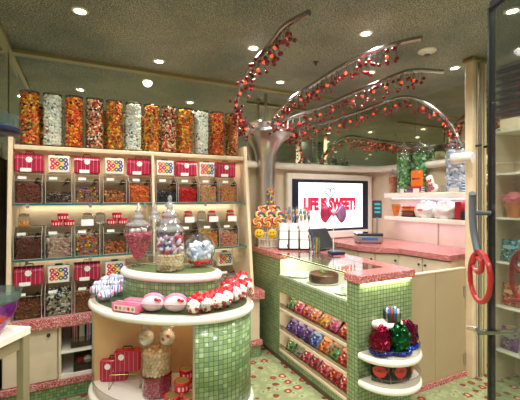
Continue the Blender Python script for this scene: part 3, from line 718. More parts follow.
# ellipse angle for a given pixel column (front side)
def ang_for_px(px, A=EA, B=EB, z=.5):
    best = None
    for i in range(1440):
        a = 2*PI*i/1440; x, y = car_pt(a, 1, A, B); X, Y = CX+x, CY+y
        r = CA*X-SA*Y; fw = SA*X+CA*Y; p = 260+FPX*r/fw
        # keep near side
        cx_, cy_ = CX, CY
        if SA*x+CA*y > .12: continue
        e = abs(p-px)
        if best is None or e < best[0]: best = (e, a)
    return best[1]
WA, WB = EA-.022, EB-.022
aL, aR, aM = ang_for_px(93, WA, WB), ang_for_px(251.5, WA, WB), ang_for_px(194, WA, WB)
def unwrap(a, ref):
    while a < ref: a += 2*PI
    return a
aM2 = unwrap(aM, aL); aR2 = unwrap(aR, aM2); aEnd = aL+2*PI
tiled_wall(WA, WB, .27, .875, aM2, aEnd, 'tiled_wall', 140, .02)
tiled_wall(WA-.06, WB-.06, 0, .22, 0, 2*PI, 'tiled_foot', 120)
tiled_wall(.411-.022, .233-.022, .93, 1.095, 0, 2*PI, 'upper_drum', 90)
MB().lathe([(1, .272), (0, .274)], ax=EA-.03, ay=EB-.03, th=TH, seg=64, cap=False).build('cubby_floor', 'tan_wood', car, smooth=False)
MB().lathe([(1, .868), (0, .866)], ax=EA-.03, ay=EB-.03, th=TH, seg=64, cap=False).build('cubby_ceiling', 'beige_wood', car, smooth=False)
for a_, nm in ((aL, 'end_strip'), (aM2, 'end_strip')):
    x, y = car_pt(a_, 1, WA, WB); MB().tube([(x, y, .275), (x, y, .87)], .009, 8).build(nm, 'steel', car)
# interior panels: left flank and back
x0, y0 = car_pt(aL, .985, WA, WB); x1, y1 = car_pt(aM2, .985, WA, WB)
def inner(a, b, nm):
    (xa, ya), (xb, yb) = a, b; dx, dy = xb-xa, yb-ya; l = math.hypot(dx, dy); nx, ny = -dy/l*.012, dx/l*.012
    MB().prism([(xa, ya), (xb, yb), (xb+nx, yb+ny), (xa+nx, ya+ny)], .275, .866).build(nm, 'beige_wood', car, smooth=False)
bk1 = (at_z(125, 380, .275)+Vector((0, 0, 0))); bk1 = (-.02, .22); bk2 = (.24, .06)
inner((x0, y0), bk1, 'inner_panel'); inner(bk1, bk2, 'inner_panel'); inner(bk2, (x1, y1), 'inner_panel')
# clear lips on rims
def lip(A, B, z0, z1, a0, a1, nm):
    n = 60; vs = []
    for i in range(n+1):
        a = a0+(a1-a0)*i/n; x, y = car_pt(a, 1, A, B); vs += [(x, y, z0), (x, y, z1)]
    o = MB().add(vs, [(2*i, 2*i+2, 2*i+3, 2*i+1) for i in range(n)]).build(nm, 'shade_tinted', car)
    m_ = MB().tube([(vs[2*i+1]) for i in range(n+1)], .0022, 5); m_.build('lip_edge', 'jar', o)
lip(EA-.018, EB-.018, .93, 1.0, 0, 2*PI, 'clear_lip'); lip(.37, .19, 1.15, 1.205, 0, 2*PI, 'clear_lip'); lip(EA-.03, EB-.03, .275, .345, aL, aM2, 'clear_lip')
cl = bpy.data.lights.new('cubby_light', 'POINT'); cl.energy = 1.0; cl.shadow_soft_size = .04; cl.color = (1, .85, .6)
clo = bpy.data.objects.new('cubby_light', cl); C.objects.link(clo); clo.location = (CX+.0, CY-.12, .83)

# --- jars on top
def finial(mb, z, s=1.):
    return mb.lathe([(.0, z+.16*s), (.008*s, z+.155*s), (.014*s, z+.14*s), (.008*s, z+.125*s), (.02*s, z+.11*s), (.028*s, z+.095*s), (.014*s, z+.08*s), (.03*s, z+.06*s), (.05*s, z+.045*s), (.03*s, z+.03*s), (.055*s, z+.018*s), (.062*s, z)], seg=24, cap=False)
p = at_z(138.5, 266, 1.153); s_ = 1.0
t = thing('apothecary_jar', 'cone shaped footed glass jar of pink candies on the carousel top', 'jar', (p.x, p.y, 1.153))
MB().lathe([(.055, 0), (.055, .006), (.02, .014), (.012, .03), (.018, .05), (.035, .075), (.085, .19), (.108, .245), (.112, .27), (.1, .30), (.085, .315)], seg=32, cap=False).build('jar_glass', 'jar', t)
b = MB().lathe([(.09, .312), (.088, .325), (.06, .34), (.05, .345)], seg=28, cap=False); finial(b, .335, .95); b.build('lid', 'jar_lid', t)
a = rng.uniform(0, 2*PI, 1300); z = .06+.19*rng.uniform(0, 1, 1300)**.6; q = (.028+(z-.06)*.40).clip(0, .098)
pellets('candy', np.r_[np.c_[q*np.cos(a), q*np.sin(a), z], np.c_[rng.uniform(-.065, .065, (200, 2)), np.full(200, .25)]], .0065, ROSE, t, core=MB().lathe([(.025, .06), (.095, .243)], seg=24), ell=(1, 1, .9))
for k in range(3):
    w_ = thing('wrapped_sweet', f'white wrapped sweet on the pink candies, {["left", "middle", "right"][k]} of three', 'sweet', (p.x-.045+.045*k, p.y-.0, 1.405), 0, 'white sweets in the cone jar')
    MB().ball((0, 0, .02), .021, 2, rough=.2, seed=k).build('wrapper', 'white', w_)
p = at_z(168, 271, 1.153); p.x += .02; p.y += .03
t = thing('glass_canister', 'wide glass canister of wrapped sweets over cream popcorn candy on the carousel top', 'jar', (p.x, p.y, 1.153))
MB().lathe([(.0, .002), (.098, .002), (.102, .01), (.102, .27), (.092, .285)], seg=36, cap=False).build('jar_glass', 'jar', t)
b = MB().lathe([(.1, .284), (.1, .3), (.075, .325), (.05, .345), (.045, .355)], seg=32, cap=False); finial(b, .345, 1.25); b.build('lid', 'jar_lid', t)
ax_ = []
for lev in range(6):
    for k in range(22): aa = 2*PI*(k+.5*(lev % 2))/22; ax_.append((.088*math.cos(aa), .088*math.sin(aa), .016+.019*lev))
pellets('popcorn_candy', ax_, .0128, [(236, 212, 170), (226, 198, 150), (242, 224, 188)], t, core=MB().lathe([(.08, .005), (.08, .12)], seg=20), fine=True, ell=(1, .95, .9))
a = rng.uniform(0, 2*PI, 90); q = .085*np.sqrt(rng.uniform(.4, 1, 90))
pellets('wrapped_sweets', np.c_[q*np.cos(a), q*np.sin(a), rng.uniform(.13, .255, 90)], .021, [(220, 30, 44), (232, 228, 232), (70, 80, 140), (222, 180, 190), (240, 240, 240), (200, 40, 60)], t, core=MB().lathe([(.06, .12), (.06, .24)], seg=12), core_col=(210, 150, 160), ell=(1.3, .8, .7))
p = at_z(160, 262, 1.153)
t = thing('glass_canister', 'slim tall glass jar standing behind the wide canister', 'jar', (p.x-.03, p.y+.06, 1.153))
MB().lathe([(.0, .002), (.05, .002), (.05, .33), (.04, .345)], seg=28, cap=False).build('jar_glass', 'jar', t)
b = MB().lathe([(.05, .344), (.05, .355), (.03, .37)], seg=24, cap=False); finial(b, .365, .8); b.build('lid', 'jar_lid', t)
p = at_z(201, 266, 1.153)
t = thing('fish_bowl', 'tilted round glass globe of white and blue wrapped sweets on the carousel top', 'jar', (p.x-.01, p.y, 1.153)); t.scale = (1.06, 1.06, 1.12)
prof = [(.04, 0), (.045, .012)]+[(.112*math.sin(x), .118-.112*math.cos(x)) for x in np.linspace(.42, 2.7, 18)]
MB().lathe(prof, seg=32, cap=False).build('jar_glass', 'jar', t)
P = []; 
for k in range(60):
    v = rng.normal(size=3); v /= np.linalg.norm(v); v *= .082*rng.uniform(.75, 1); P.append((v[0], v[1], .105+min(v[2], .04)))
pellets('wrapped_sweets', P, .026, [(236, 238, 244), (222, 228, 240), (240, 240, 240), (70, 100, 170), (150, 170, 210)], t, core=MB().ball((0, 0, .09), .062, 2), core_col=(200, 206, 220), ell=(1.4, .8, .6), weights=[5, 5, 5, 1.5, 2])
a = np.linspace(0, 2*PI, 40); pellets('red_sweets', np.c_[.07*np.cos(a), .07*np.sin(a), .035+.008*rng.uniform(-1, 1, 40)], .013, RED, t)

# --- goods on the lower rim: packs along the deck
def bag_mesh(w, h, t_, nx=9, nz=11):
    """pillow pack in the XZ plane, crimped top and bottom, front toward -Y"""
    b = MB(); vs = []
    for side in (-1, 1):
        for j in range(nz):
            for i in range(nx):
                u, v = i/(nx-1)*2-1, j/(nz-1)*2-1
                bul = max(0, (1-abs(u)**3.2))*max(0, (1-abs(v)**4)); wv = .003*math.sin(u*9+v*4)
                vs.append((u*w/2*(1-.04*(1-abs(v))), side*(t_/2*bul**.6+.0008)+(wv if bul > .1 else 0), (v+1)/2*h))
    n = nx*nz
    for s in (0, 1):
        for j in range(nz-1):
            for i in range(nx-1):
                q = (s*n+j*nx+i, s*n+j*nx+i+1, s*n+(j+1)*nx+i+1, s*n+(j+1)*nx+i); b.f.append(q if s == 0 else q[::-1]); b.mi.append(0)
    b.v = vs; return b
def label_patch(w, h, t_, cx, cz, rx, rz_, seg=14):
    b = MB(); vs = []
    def surf(x, z):
        u, v = x/(w/2), z/h*2-1; bul = max(0, (1-abs(u)**3.2))*max(0, (1-abs(v)**4)); return -(t_/2*bul**.6+.0008)-.0045
    vs.append((cx, surf(cx, cz), cz))
    for k in (.5, 1.):
        for i in range(seg):
            a = 2*PI*i/seg; x, z = cx+k*rx*math.cos(a), cz+k*rz_*math.sin(a); vs.append((x, surf(x, z), z))
    fs = [(0, 1+i, 1+(i+1) % seg) for i in range(seg)]+[(1+i, 1+seg+i, 1+seg+(i+1) % seg, 1+(i+1) % seg) for i in range(seg)]
    return b.add(vs, fs)
bagmats = {}
def cm(c, rough=.28):
    if c not in bagmats: bagmats[c] = solid('print %d %d %d' % c, c, rough, coat=.2)
    return bagmats[c]
pr_cache = {}
def print_mat(c1, c2, c3):
    key = (c1, c2, c3)
    if key not in pr_cache:
        m, nt, p = newmat('printed wrapper'); tc = N(nt, 'ShaderNodeTexCoord')
        v = N(nt, 'ShaderNodeTexVoronoi'); v.inputs['Scale'].default_value = 50; nz = N(nt, 'ShaderNodeTexNoise'); nz.inputs['Scale'].default_value = 30
        vm = N(nt, 'ShaderNodeVectorMath', operation='MULTIPLY_ADD'); vm.inputs[1].default_value = (.04, .04, .04)
        L(nt, tc.outputs['Object'], nz.inputs['Vector']); L(nt, nz.outputs['Color'], vm.inputs[0]); L(nt, tc.outputs['Object'], vm.inputs[2]); L(nt, vm.outputs[0], v.inputs['Vector'])
        c1 = tuple(int(x*.85) for x in c1); dk = tuple(int(x*.5) for x in c1); lt = tuple(min(255, int(x*1.1+8)) for x in c1)
        r = ramp(nt, [(0, c1), (.4, dk), (.62, lt), (.74, c2), (.86, c3), (.9, c1)], 'CONSTANT'); sp = N(nt, 'ShaderNodeSeparateColor'); L(nt, v.outputs['Color'], sp.inputs[0]); L(nt, sp.outputs[0], r.inputs['Fac'])
        L(nt, r.outputs['Color'], p.inputs['Base Color']); p.inputs['Roughness'].default_value = .25; p.inputs['Coat Weight'].default_value = .2; pr_cache[key] = m
    return pr_cache[key]
bag_cache = {}
def bag(name, label, cat, group, loc, col_, lab_col, w=.13, h=.17, t_=.045, tilt=-.25, rz=0., second=None, roll=0.):
    t = thing(name, label, cat, loc, rz, group); key = (w, h, t_)
    o = bag_mesh(w, h, t_).build('wrapper', print_mat(col_, tuple(int(.5*a+.5*b) for a, b in zip(col_, lab_col)), lab_col), t, angle=80)
    q = label_patch(w, h, t_, w*.04, h*.64, w*.38, h*.09).build('printed_label', cm(tuple(int(.45*a+.55*b) for a, b in zip(col_, lab_col))), t, angle=80)
    t.rotation_euler = (tilt, roll, rz); return t
Z0 = .934
def on_deck(px, py, z=Z0): q = at_z(px, py, z); return (q.x, q.y, z)
FACE = -math.atan2(SA, CA)                     # turns a -Y front toward the camera
for i, (px, py, rz) in enumerate(((98, 296, .5), (105, 290, .3), (113, 287, .1), (106, 301, .8), (116, 296, .2), (121, 289, .4))):
    q = on_deck(px, py); lab = ['blue and white striped sweet bag at the far left of the carousel deck', 'blue and white striped sweet bag second from the left behind', 'blue and white striped sweet bag against the small drum', 'striped sweet bag in front by the left lip', 'striped sweet bag in the middle of the left cluster', 'striped sweet bag right beside the pink cartons at the drum'][i]
    t = thing('sweet_bag', lab, 'sweet bag', q, FACE+rz, 'striped sweet bags on the carousel')
    MB().ball((0, 0, .05), .052, 3, sx=1.1, sy=.8, sz=.72, rough=.22, seed=i).build('bag_body', 'cane', t); MB().ball((0, 0, .09), .024, 2, sx=1.4, sy=.6, sz=1, rough=.5, seed=i+9).build('gathered_top', cm((206, 216, 232)), t)
for i, (px, py, rz, lab) in enumerate(((122, 311, -.35, 'pink printed carton lying at the front left of the carousel deck'), (134, 305, -.3, 'pink printed carton lying behind the front pink carton'))):
    q = on_deck(px+6, py+(2 if i else 0)); t = thing('pink_carton', lab, 'carton', q, FACE+rz, 'pink cartons on the carousel')
    MB().box(-.105, .105, -.035, .035, 0, .055, .008, seg=2).build('carton_body', 'pinkgloss', t)
    MB().box(-.085, .085, -.0365, -.035, .008, .046).build('printed_panel', cm((244, 214, 206)), t, smooth=False)
    d = MB()
    for k in range(5): d.disc((-.065+.033*k, -.0375, .027), .011, k % 3, 12)
    d.build('printed_dots', [cm((214, 40, 60)), cm((120, 170, 100)), cm((240, 170, 190))], t, smooth=False)
for i, (px, py, lab) in enumerate(((152.5, 314, 'round pale pink pouch with a red bow, left of the pair at the carousel front'), (175.5, 314.5, 'round pale pink pouch with a red bow, right of the pair at the carousel front'), (162, 305, 'round pink pouch behind the front pair, nearer the pink cartons'), (186, 305.5, 'round pink pouch behind the front pair, nearer the red bundles'))):
    q = on_deck(px, py); t = thing('round_pouch', lab, 'pouch', (q[0], q[1]+.03, q[2]), FACE, 'pink pouches on the carousel')
    MB().ball((0, .02, .053), .066, 3, sx=1.12, sy=.45, sz=.76).build('pouch_body', cm((246, 214, 220)), t)
    MB().ball((0, .045, .068), .066, 3, sx=1.12, sy=.42, sz=.76).build('pouch_flap', 'pinkgloss', t)
    b = MB(); b.ball((.03, -.008, .088), .011, 2, sx=1.2); b.ball((.052, -.008, .082), .011, 2, sx=1.2); b.ball((.041, -.011, .085), .006, 2); b.build('bow', 'red', t)
# small red and white bundles, front right and right side of the deck
spots_ = [(194, 314), (206, 312), (217, 309), (226, 306), (234, 302), (241, 298), (197, 311), (209, 309), (220, 305), (230, 301), (239, 297), (246, 293), (227, 298), (234, 293), (242, 289)]
bund = None
for i, (px, py) in enumerate(spots_):
    q = on_deck(px, py); row = 'front' if i < 6 else 'middle' if i < 12 else 'back'; k = (i if i < 6 else i-6 if i < 12 else i-12)
    lab = f'red and white ribboned sweet bundle, {["first", "second", "third", "fourth", "fifth", "sixth"][k]} from left in the {row} row'
    if bund is None:
        bund = thing('sweet_bundle', lab, 'sweet bundle', q, FACE, 'red and white bundles on the carousel')
        MB().ball((0, -.01, .052), .042, 3, sx=.95, sy=.8, sz=1.05, rough=.35, seed=2).build('white_wrap', 'white', bund)
        b = MB(); b.ball((-.026, .004, .088), .022, 2, sx=1.0, sy=.8, sz=.9, rough=.4, seed=3); b.ball((.026, .008, .09), .023, 2, sx=1.0, sy=.8, sz=.95, rough=.4, seed=5); b.ball((.004, .02, .1), .02, 2, rough=.5, seed=6); b.build('red_ruffle', 'red', bund)
        b = MB(); b.ball((.02, -.03, .045), .015, 2, rough=.3); b.ball((-.016, -.031, .03), .013, 2, rough=.3); b.box(-.03, .028, -.036, -.028, .056, .064, .002); b.build('ribbon', 'red_lacquer', bund)
        b = MB(); b.ball((.0, -.034, .074), .009, 1); b.ball((-.024, -.024, .06), .01, 1); b.build('pink_sweet', 'pinkgloss', bund)
        MB().tube([(.028+.014*math.cos(a), -.024, .02+.014*math.sin(a)) for a in np.linspace(0, 2*PI, 13)], .003, 5, cap=False).build('key_ring', 'red', bund)
    else:
        o = dup(bund, q, FACE+random.uniform(-.7, .7), lab); k_ = random.uniform(.98, 1.14); o.scale = (k_, k_, k_*random.uniform(.9, 1.1))

# --- goods in the carousel cubby
ZC = .2755
def lunch_tin(px, py, rz, label, z=ZC, w=.2, h=.165):
    q = at_z(px, py, z); t = thing('lunch_tin', label, 'tin', (q.x, q.y, z), FACE+rz, 'striped lunch tins in the carousel')
    MB().box(-w/2, w/2, 0, .07, 0, h, .02, seg=3).build('tin_body', 'red', t); MB().box(-w*.43, w*.43, -.002, .0005, h*.06, h*.94).build('striped_front', 'tinstripe', t, smooth=False)
    MB().lathe([(0, 0), (.022, 0), (.022, .003), (0, .003)], seg=20, cap=False).build('emblem', 'white_matte', t).matrix_local = Matrix.Translation((-w*.2, -.002, h*.72)) @ Matrix.Rotation(PI/2, 4, 'X')
    MB().tube([(-.035, .035, h), (-.03, .035, h+.022), (.03, .035, h+.022), (.035, .035, h)], .005, 6).build('handle', 'black', t); return t
lunch_tin(113, 382, .1, 'red striped lunch tin standing at the back left of the carousel cubby')
riser_z = .37
lunch_tin(126.5, 372.5, .1, 'red striped lunch tin raised on the wire stand', riser_z+.006, .19, .16)
q = at_z(126.5, 372.5, riser_z)
t = thing('wire_riser', 'thin wire stand holding up a striped lunch tin', 'stand', (q.x, q.y, ZC), FACE+.1)
b = MB()
for x in (-.11, .11):
    b.tube([(x, -.06, 0.003), (x, .08, .003), (x, .08, .0945), (x, -.04, .0945), (x, -.06, .003)], .003, 6)
for y in (-.03, .03, .075): b.tube([(-.11, y, .0945), (.11, y, .0945)], .003, 6)
b.build('wire_frame', 'brass', t)
q = at_z(157, 393, ZC); t = thing('candy_canister', 'clear canister of cream balls over small red beads in the carousel cubby', 'jar', (q.x, q.y, ZC)); can = q.copy()
MB().lathe([(0, .002), (.104, .002), (.104, .33)], seg=32, cap=False).build('jar_glass', 'jar', t)
a = rng.uniform(0, 2*PI, 800); pellets('red_beads', np.c_[.094*np.cos(a), .094*np.sin(a), rng.uniform(.01, .13, 800)],   .0075, [(178, 30, 62), (196, 52, 84), (150, 20, 48)], t, core=MB().lathe([(.088, .004), (.088, .132)], seg=24))
ax_ = [(.088*math.cos(2*PI*(k+.5*(l % 2))/20), .088*math.sin(2*PI*(k+.5*(l % 2))/20), .165+.022*l) for l in range(7) for k in range(20)]+[(.05*math.cos(k), .05*math.sin(k), .315) for k in range(7)]
pellets('cream_balls', ax_, .0145, [(226, 192, 144), (212, 176, 126), (234, 206, 166)], t, core=MB().lathe([(.078, .15), (.078, .305)], seg=20), fine=True)
MB().lathe([(.1055, .135), (.1065, .137), (.1065, .148), (.1055, .15)], seg=32, cap=False).build('dark_band', 'dark_red', t)
for i, (dx, c1, lab) in enumerate(((-.068, (226, 186, 120), 'cellophane gift bag with a golden sweet, left one on the canister'), (.066, (214, 90, 80), 'cellophane gift bag with a red sweet, right one on the canister'))):
    g = thing('gift_bag', lab, 'gift bag', (can.x+dx*1.1*CA, can.y-dx*1.1*SA, ZC+.336), FACE, 'gift bags on the canister'); g.scale = (1.3, 1.2, 1.3)
    MB().ball((0, 0, .05), .052, 3, sx=.9, sy=.8, sz=1.0, rough=.25, seed=i+4).build('cellophane', 'cello', g)
    MB().ball((0, 0, .046), .042, 2, rough=.15, seed=i).build('white_sweet', 'white', g); b = MB(); b.ball((-.012, -.032, .05), .012, 2); b.ball((.012, -.03, .066), .011, 2); b.build('coloured_sweet', cm(c1), g)
    MB().ball((0, 0, .11), .02, 2, sx=1.5, sy=.7, rough=.7, seed=i).build('gathered_top', 'cello', g)
for px, py, z, lab in ((172, 405, ZC, 'round red tin on the cubby floor, left of the pair in front'), (190, 405, ZC, 'round red tin on the cubby floor, right of the pair in front'), (182, 390, ZC+.069, 'round red tin on top of two others in the cubby'), (186.5, 377, ZC+.069, 'round red tin at the back beside the tiled edge')):
    q = at_z(px, py, z); round_tin((q.x, q.y, z if z > ZC+.09 else z), lab, 'round tins in the carousel', 1.3)
q = at_z(186.5, 377, ZC+.069); round_tin((q.x, q.y, ZC), 'round red tin underneath the back tin by the tiled edge', 'round tins in the carousel', 1.3)

# ================================================================ DISPLAY COUNTER (centre right)
X0, X1, Y0, Y1 = 1.855, 2.42, 2.075, 4.0
cnt = thing('display_counter', 'green mosaic display counter with pink granite top, cake window and three snack shelves', 'counter', (0, 0, 0))
OY0, OY1 = 2.2, 3.26
b = MB(); b.box(X0, X1, OY1, Y1, 0, 1.035); b.box(X0, X1, Y0, OY0, 0, 1.035); b.box(X0, X1, OY0, OY1, 0, .10); b.box(X0, X1-.1, OY0, OY1, .705, .865); b.box(X1-.03, X1, OY0, OY1, .1, .705)
b.build('tiled_body', 'tile_fine', cnt, smooth=False)
MB().box(X0-.012, X0+.1, Y0, 3.6, 0, .035).build('kick_strip', 'wood_dark', cnt, smooth=False)
b = MB(); b.box(X0-.015, X1+.012, OY1, Y1, 1.037, 1.1, .006); b.build('granite_top', 'pink', cnt)
b = MB(); b.box(X0-.015, X1+.012, Y0-.03, OY0+.02, 1.037, 1.1, .006); b.build('granite_top', 'pink', cnt)
MB().box(X1-.15, X1+.012, OY0+.02, OY1, 1.037, 1.1, .004).build('granite_top', 'pink', cnt)
MB().box(X0-.01, X1-.15, OY0+.02, OY1, 1.092, 1.1).build('glass_top', 'glass', cnt, smooth=False)
MB().box(X0-.008, X0-.002, OY0, OY1, .87, 1.092).build('glass_front', 'glass', cnt, smooth=False)
MB().box(X0-.013, X0-.009, OY0, OY1, 1.09, 1.101).build('glass_edge', 'dark_steel', cnt, smooth=False)
MB().box(X0, X1-.02, OY0, OY1, .866, .885).build('cake_shelf', 'white', cnt, smooth=False)
b = MB(); b.box(X1-.02, X1-.01, OY0, OY1, .885, 1.037); b.box(X0+.01, X1-.02, OY1-.004, OY1, .885, 1.037); b.box(X0+.01, X1-.02, OY0, OY0+.004, .885, 1.037); b.build('case_lining', 'white', cnt, smooth=False)
b = MB(); b.box(X0+.004, X1-.03, OY1-.004, OY1, .1, .705); b.box(X0+.004, X1-.03, OY0, OY0+.004, .1, .705); b.box(X1-.034, X1-.03, OY0, OY1, .1, .705); b.box(X0+.004, X1-.03, OY0, OY1, .701, .705); b.build('shelf_lining', 'cream', cnt, smooth=False)
for z in (.54, .315, .115):
    s = MB().box(X0-.004, X1-.035, OY0+.005, OY1-.005, z-.026, z, .003).build('snack_shelf', 'cream', cnt)
    MB().box(X0+.004, X0+.008, OY0+.01, OY1-.01, z, z+.05).build('clear_lip', 'shade_tinted', s, smooth=False)
MB().box(X0+.03, X0+.045, OY0, OY1, 1.075, 1.088).build('light_strip', 'led', cnt, smooth=False)
MB().box(X0+.02, X1-.02, Y0-.016, Y0-.004, 1.026, 1.036).build('light_strip', 'led', cnt, smooth=False)
def area(loc, sx, sy, e, c, rot=(0, 0, 0)):
    ld = bpy.data.lights.new('strip_light', 'AREA'); ld.shape = 'RECTANGLE'; ld.size = sx; ld.size_y = sy; ld.energy = e; ld.color = c
    o = bpy.data.objects.new('strip_light', ld); C.objects.link(o); o.location = loc; o.rotation_euler = rot; return o
area((X0+.12, (OY0+OY1)/2, 1.07), .04, 1.0, 2.6, (1, .9, .62)); area(((X0+X1)/2, Y0-.018, 1.024), .5, .02, .9, (1, .95, .65), (math.radians(18), 0, 0))
for z in (.69, .505, .28): area((X0+.05, (OY0+OY1)/2, z), .03, 1.0, .5, (1, .9, .7))

# snacks on the three shelves: local front is -Y, turned to face -X
top = [((88, 132, 60), (226, 216, 120), 'green'), ((206, 60, 110), (250, 220, 120), 'hot pink'), ((190, 50, 60), (240, 180, 60), 'crimson'), ((222, 110, 60), (250, 240, 200), 'salmon orange'), ((232, 170, 60), (190, 40, 60), 'golden'), ((200, 60, 120), (150, 200, 80), 'magenta'), ((196, 60, 50), (250, 210, 80), 'brick red')]
mid = [((74, 40, 120), (210, 180, 230), 'deep purple'), ((92, 50, 140), (230, 210, 240), 'violet'), ((70, 44, 110), (190, 160, 220), 'dark plum'), ((60, 90, 160), (220, 230, 250), 'blue'), ((216, 104, 40), (250, 200, 90), 'orange'), ((90, 150, 70), (220, 60, 60), 'leaf green'), ((196, 40, 50), (250, 220, 150), 'scarlet')]
bot = [((100, 150, 84), (240, 240, 230), 'pale green'), ((150, 150, 120), (90, 140, 80), 'olive'), ((190, 50, 70), (250, 230, 230), 'raspberry'), ((160, 36, 50), (240, 200, 200), 'dark red'), ((206, 70, 80), (250, 240, 220), 'coral'), ((170, 40, 40), (250, 190, 120), 'rust red'), ((196, 56, 60), (240, 220, 180), 'tomato red')]
for z, row, nm in ((.541, top, 'top'), (.316, mid, 'middle'), (.116, bot, 'bottom')):
    n = len(row); wd = (OY1-OY0-.09)/n
    for i, (c1, c2, cn) in enumerate(row):
        y = OY1-.045-wd*(i+.5)
        h = .185 if nm != 'bottom' else .17
        for dpt, w_ in ((0, 'front'), (1, 'behind')):
            lab = f'{cn} snack bag on the {nm} counter shelf' if dpt == 0 else f'second {cn} snack bag, right behind the front one on the {nm} shelf'
            rl = random.uniform(-.1, .1)+(.14 if nm == 'middle' and i < 3 else 0)
            bag('snack_bag', lab, 'snack bag', f'snack bags on the {nm} counter shelf', (X0+.04+dpt*.115, y, z+.004+.5*wd*abs(math.sin(rl))), c1, c2, wd*.96, h, .046, -.74+random.uniform(-.06, .06), -PI/2+(random.uniform(-.08, .08)), roll=rl, second=((250, 240, 220) if i % 2 else (40, 60, 120)))

# inside the cake window
q = at_z(325, 285, .885); t = thing('chocolate_cake', 'round chocolate cake with green garnish in the glass display window', 'cake', (2.04, 2.75, .9))
MB().lathe([(0, 0), (.135, 0), (.138, .008), (.138, .066), (.13, .074), (0, .076)], seg=40, cap=False).build('sponge', 'chocolate', t)
b = MB()
for k in range(9): b.ball((.02*math.cos(k*2.1)*(k % 3), .02*math.sin(k*2.1)*(k % 3), .082+.006*(k % 2)), .015, 1, sz=.7, rough=.4, seed=k)
b.build('garnish', 'leaf', t)
t = thing('cake_plate', 'white plate under the chocolate cake', 'plate', (2.04, 2.75, .885)); MB().lathe([(0, .001), (.1, .001), (.165, .012), (.165, .0145), (.1, .006), (0, .006)], seg=40, cap=False).build('plate_body', 'porcelain', t)
t = thing('cake_plate', 'empty white plate left of the chocolate cake in the window', 'plate', (2.0, 3.09, .885)); MB().lathe([(0, .001), (.07, .001), (.145, .014), (.145, .017), (.08, .007), (0, .007)], seg=40, cap=False).build('plate_body', 'porcelain', t)
t = thing('folded_napkin', 'folded white napkin lying on the empty plate', 'napkin', (2.0, 3.09, .893), .4); MB().box(-.07, .07, -.06, .06, 0, .02, .008, seg=2).build('cloth', 'towel', t)
t = thing('cup_saucer', 'white saucer at the right end of the cake window', 'saucer', (1.955, 2.35, .885)); MB().lathe([(0, .001), (.045, .001), (.085, .012), (.085, .014), (.045, .005), (0, .005)], seg=32, cap=False).build('saucer_body', 'porcelain', t)
t = thing('coffee_cup', 'white cup standing on the saucer in the cake window', 'cup', (1.955, 2.35, .891)); MB().lathe([(0, .0), (.024, 0), (.03, .01), (.042, .06), (.04, .06), (.028, .012), (0, .008)], seg=28, cap=False).build('cup_body', 'porcelain', t)
MB().tube([(.038+.02*math.sin(a), 0, .035+.02*math.cos(a)) for a in np.linspace(0, PI, 9)], .004, 6).build('handle', 'porcelain', t)

# on the counter top
ZT = 1.101
q = at_z(294, 250, ZT); t = thing('card_rack', 'stepped rack of white cards, three across, on the counter', 'card rack', (q.x, q.y, ZT), FACE-.1); t.scale = (1.06, 1.0, 1.12)
def tiltbox(x, y, z, w, h, tilt=.5, th_=.004):
    b = MB(); dy, dz = math.sin(tilt)*h, math.cos(tilt)*h
    vs = [(x-w/2, y, z), (x+w/2, y, z), (x+w/2, y+dy, z+dz), (x-w/2, y+dy, z+dz)]; vs += [(a, bb+th_, c) for a, bb, c in vs]
    return b.add(vs, [(0, 1, 2, 3), (7, 6, 5, 4), (0, 4, 5, 1), (1, 5, 6, 2), (2, 6, 7, 3), (3, 7, 4, 0)])
b = MB()
for k in range(3): b.box(-.165, .165, -.0+.07*k, .07+.07*k, 0, .02+.08*k)
b.build('stepped_base', 'shade_tinted', t, smooth=False)
for k in range(3):
    for j in range(3):
        tiltbox(-.108+.108*j, -.035+.07*k, .02+.08*k, .088, .084, .42).build('card', 'white_matte', t, smooth=False)
        if (j+k) % 3 == 0: tiltbox(-.065+.108*j, -.038+.075*k, .03+.085*k, .014, .03, .42, .002).build('card_clip', 'dark_red', t, smooth=False)
q = Vector((2.245, 3.17, 0)); t = thing('pen_cup', 'clear cup of coloured pens beside the card rack', 'pen cup', (q.x, q.y, ZT))
MB().lathe([(0, .002), (.05, .002), (.055, .12)], seg=24, cap=False).build('cup_body', 'jar', t)
pen_c = [(60, 150, 80), (200, 60, 50), (50, 90, 170), (60, 60, 70), (40, 160, 140), (230, 150, 60), (40, 120, 60)]
for k, c in enumerate(pen_c):
    a = k*.9; pn = thing('pen', f'{["green", "red", "blue", "grey", "teal", "orange", "dark green"][k]} pen in the clear cup', 'pen', (q.x+.025*math.cos(a), q.y+.025*math.sin(a), ZT+.006), 0, 'pens in the cup')
    MB().tube([(0, 0, 0), (.018*math.cos(a), .018*math.sin(a), .15)], .006, 8).build('barrel', cm(c), pn); MB().tube([(.018*math.cos(a), .018*math.sin(a), .15), (.02*math.cos(a), .02*math.sin(a), .165)], .0066, 8).build('cap', 'charcoal', pn)
q = at_z(322, 246, ZT); t = thing('till_monitor', 'dark grey tilted till monitor on the counter before the wall screen', 'monitor', (2.41, 3.27, ZT), FACE+.55)
pz_ = 0
b = MB(); vs = [(-.12, -.09, .02), (.12, -.09, .02), (.12, .07, .23), (-.12, .07, .23)]; vs += [(x, y+.04, z-.012) for x, y, z in vs]
b.add(vs, [(0, 1, 2, 3), (7, 6, 5, 4), (0, 4, 5, 1), (1, 5, 6, 2), (2, 6, 7, 3), (3, 7, 4, 0)]); b.build('housing', 'charcoal', t, smooth=False)
b = MB(); b.add([(-.105, -.081, .034), (.105, -.081, .034), (.105, .059, .218), (-.105, .059, .218)], [(0, 1, 2, 3)]); b.build('dark_glass', 'black', t, smooth=False)
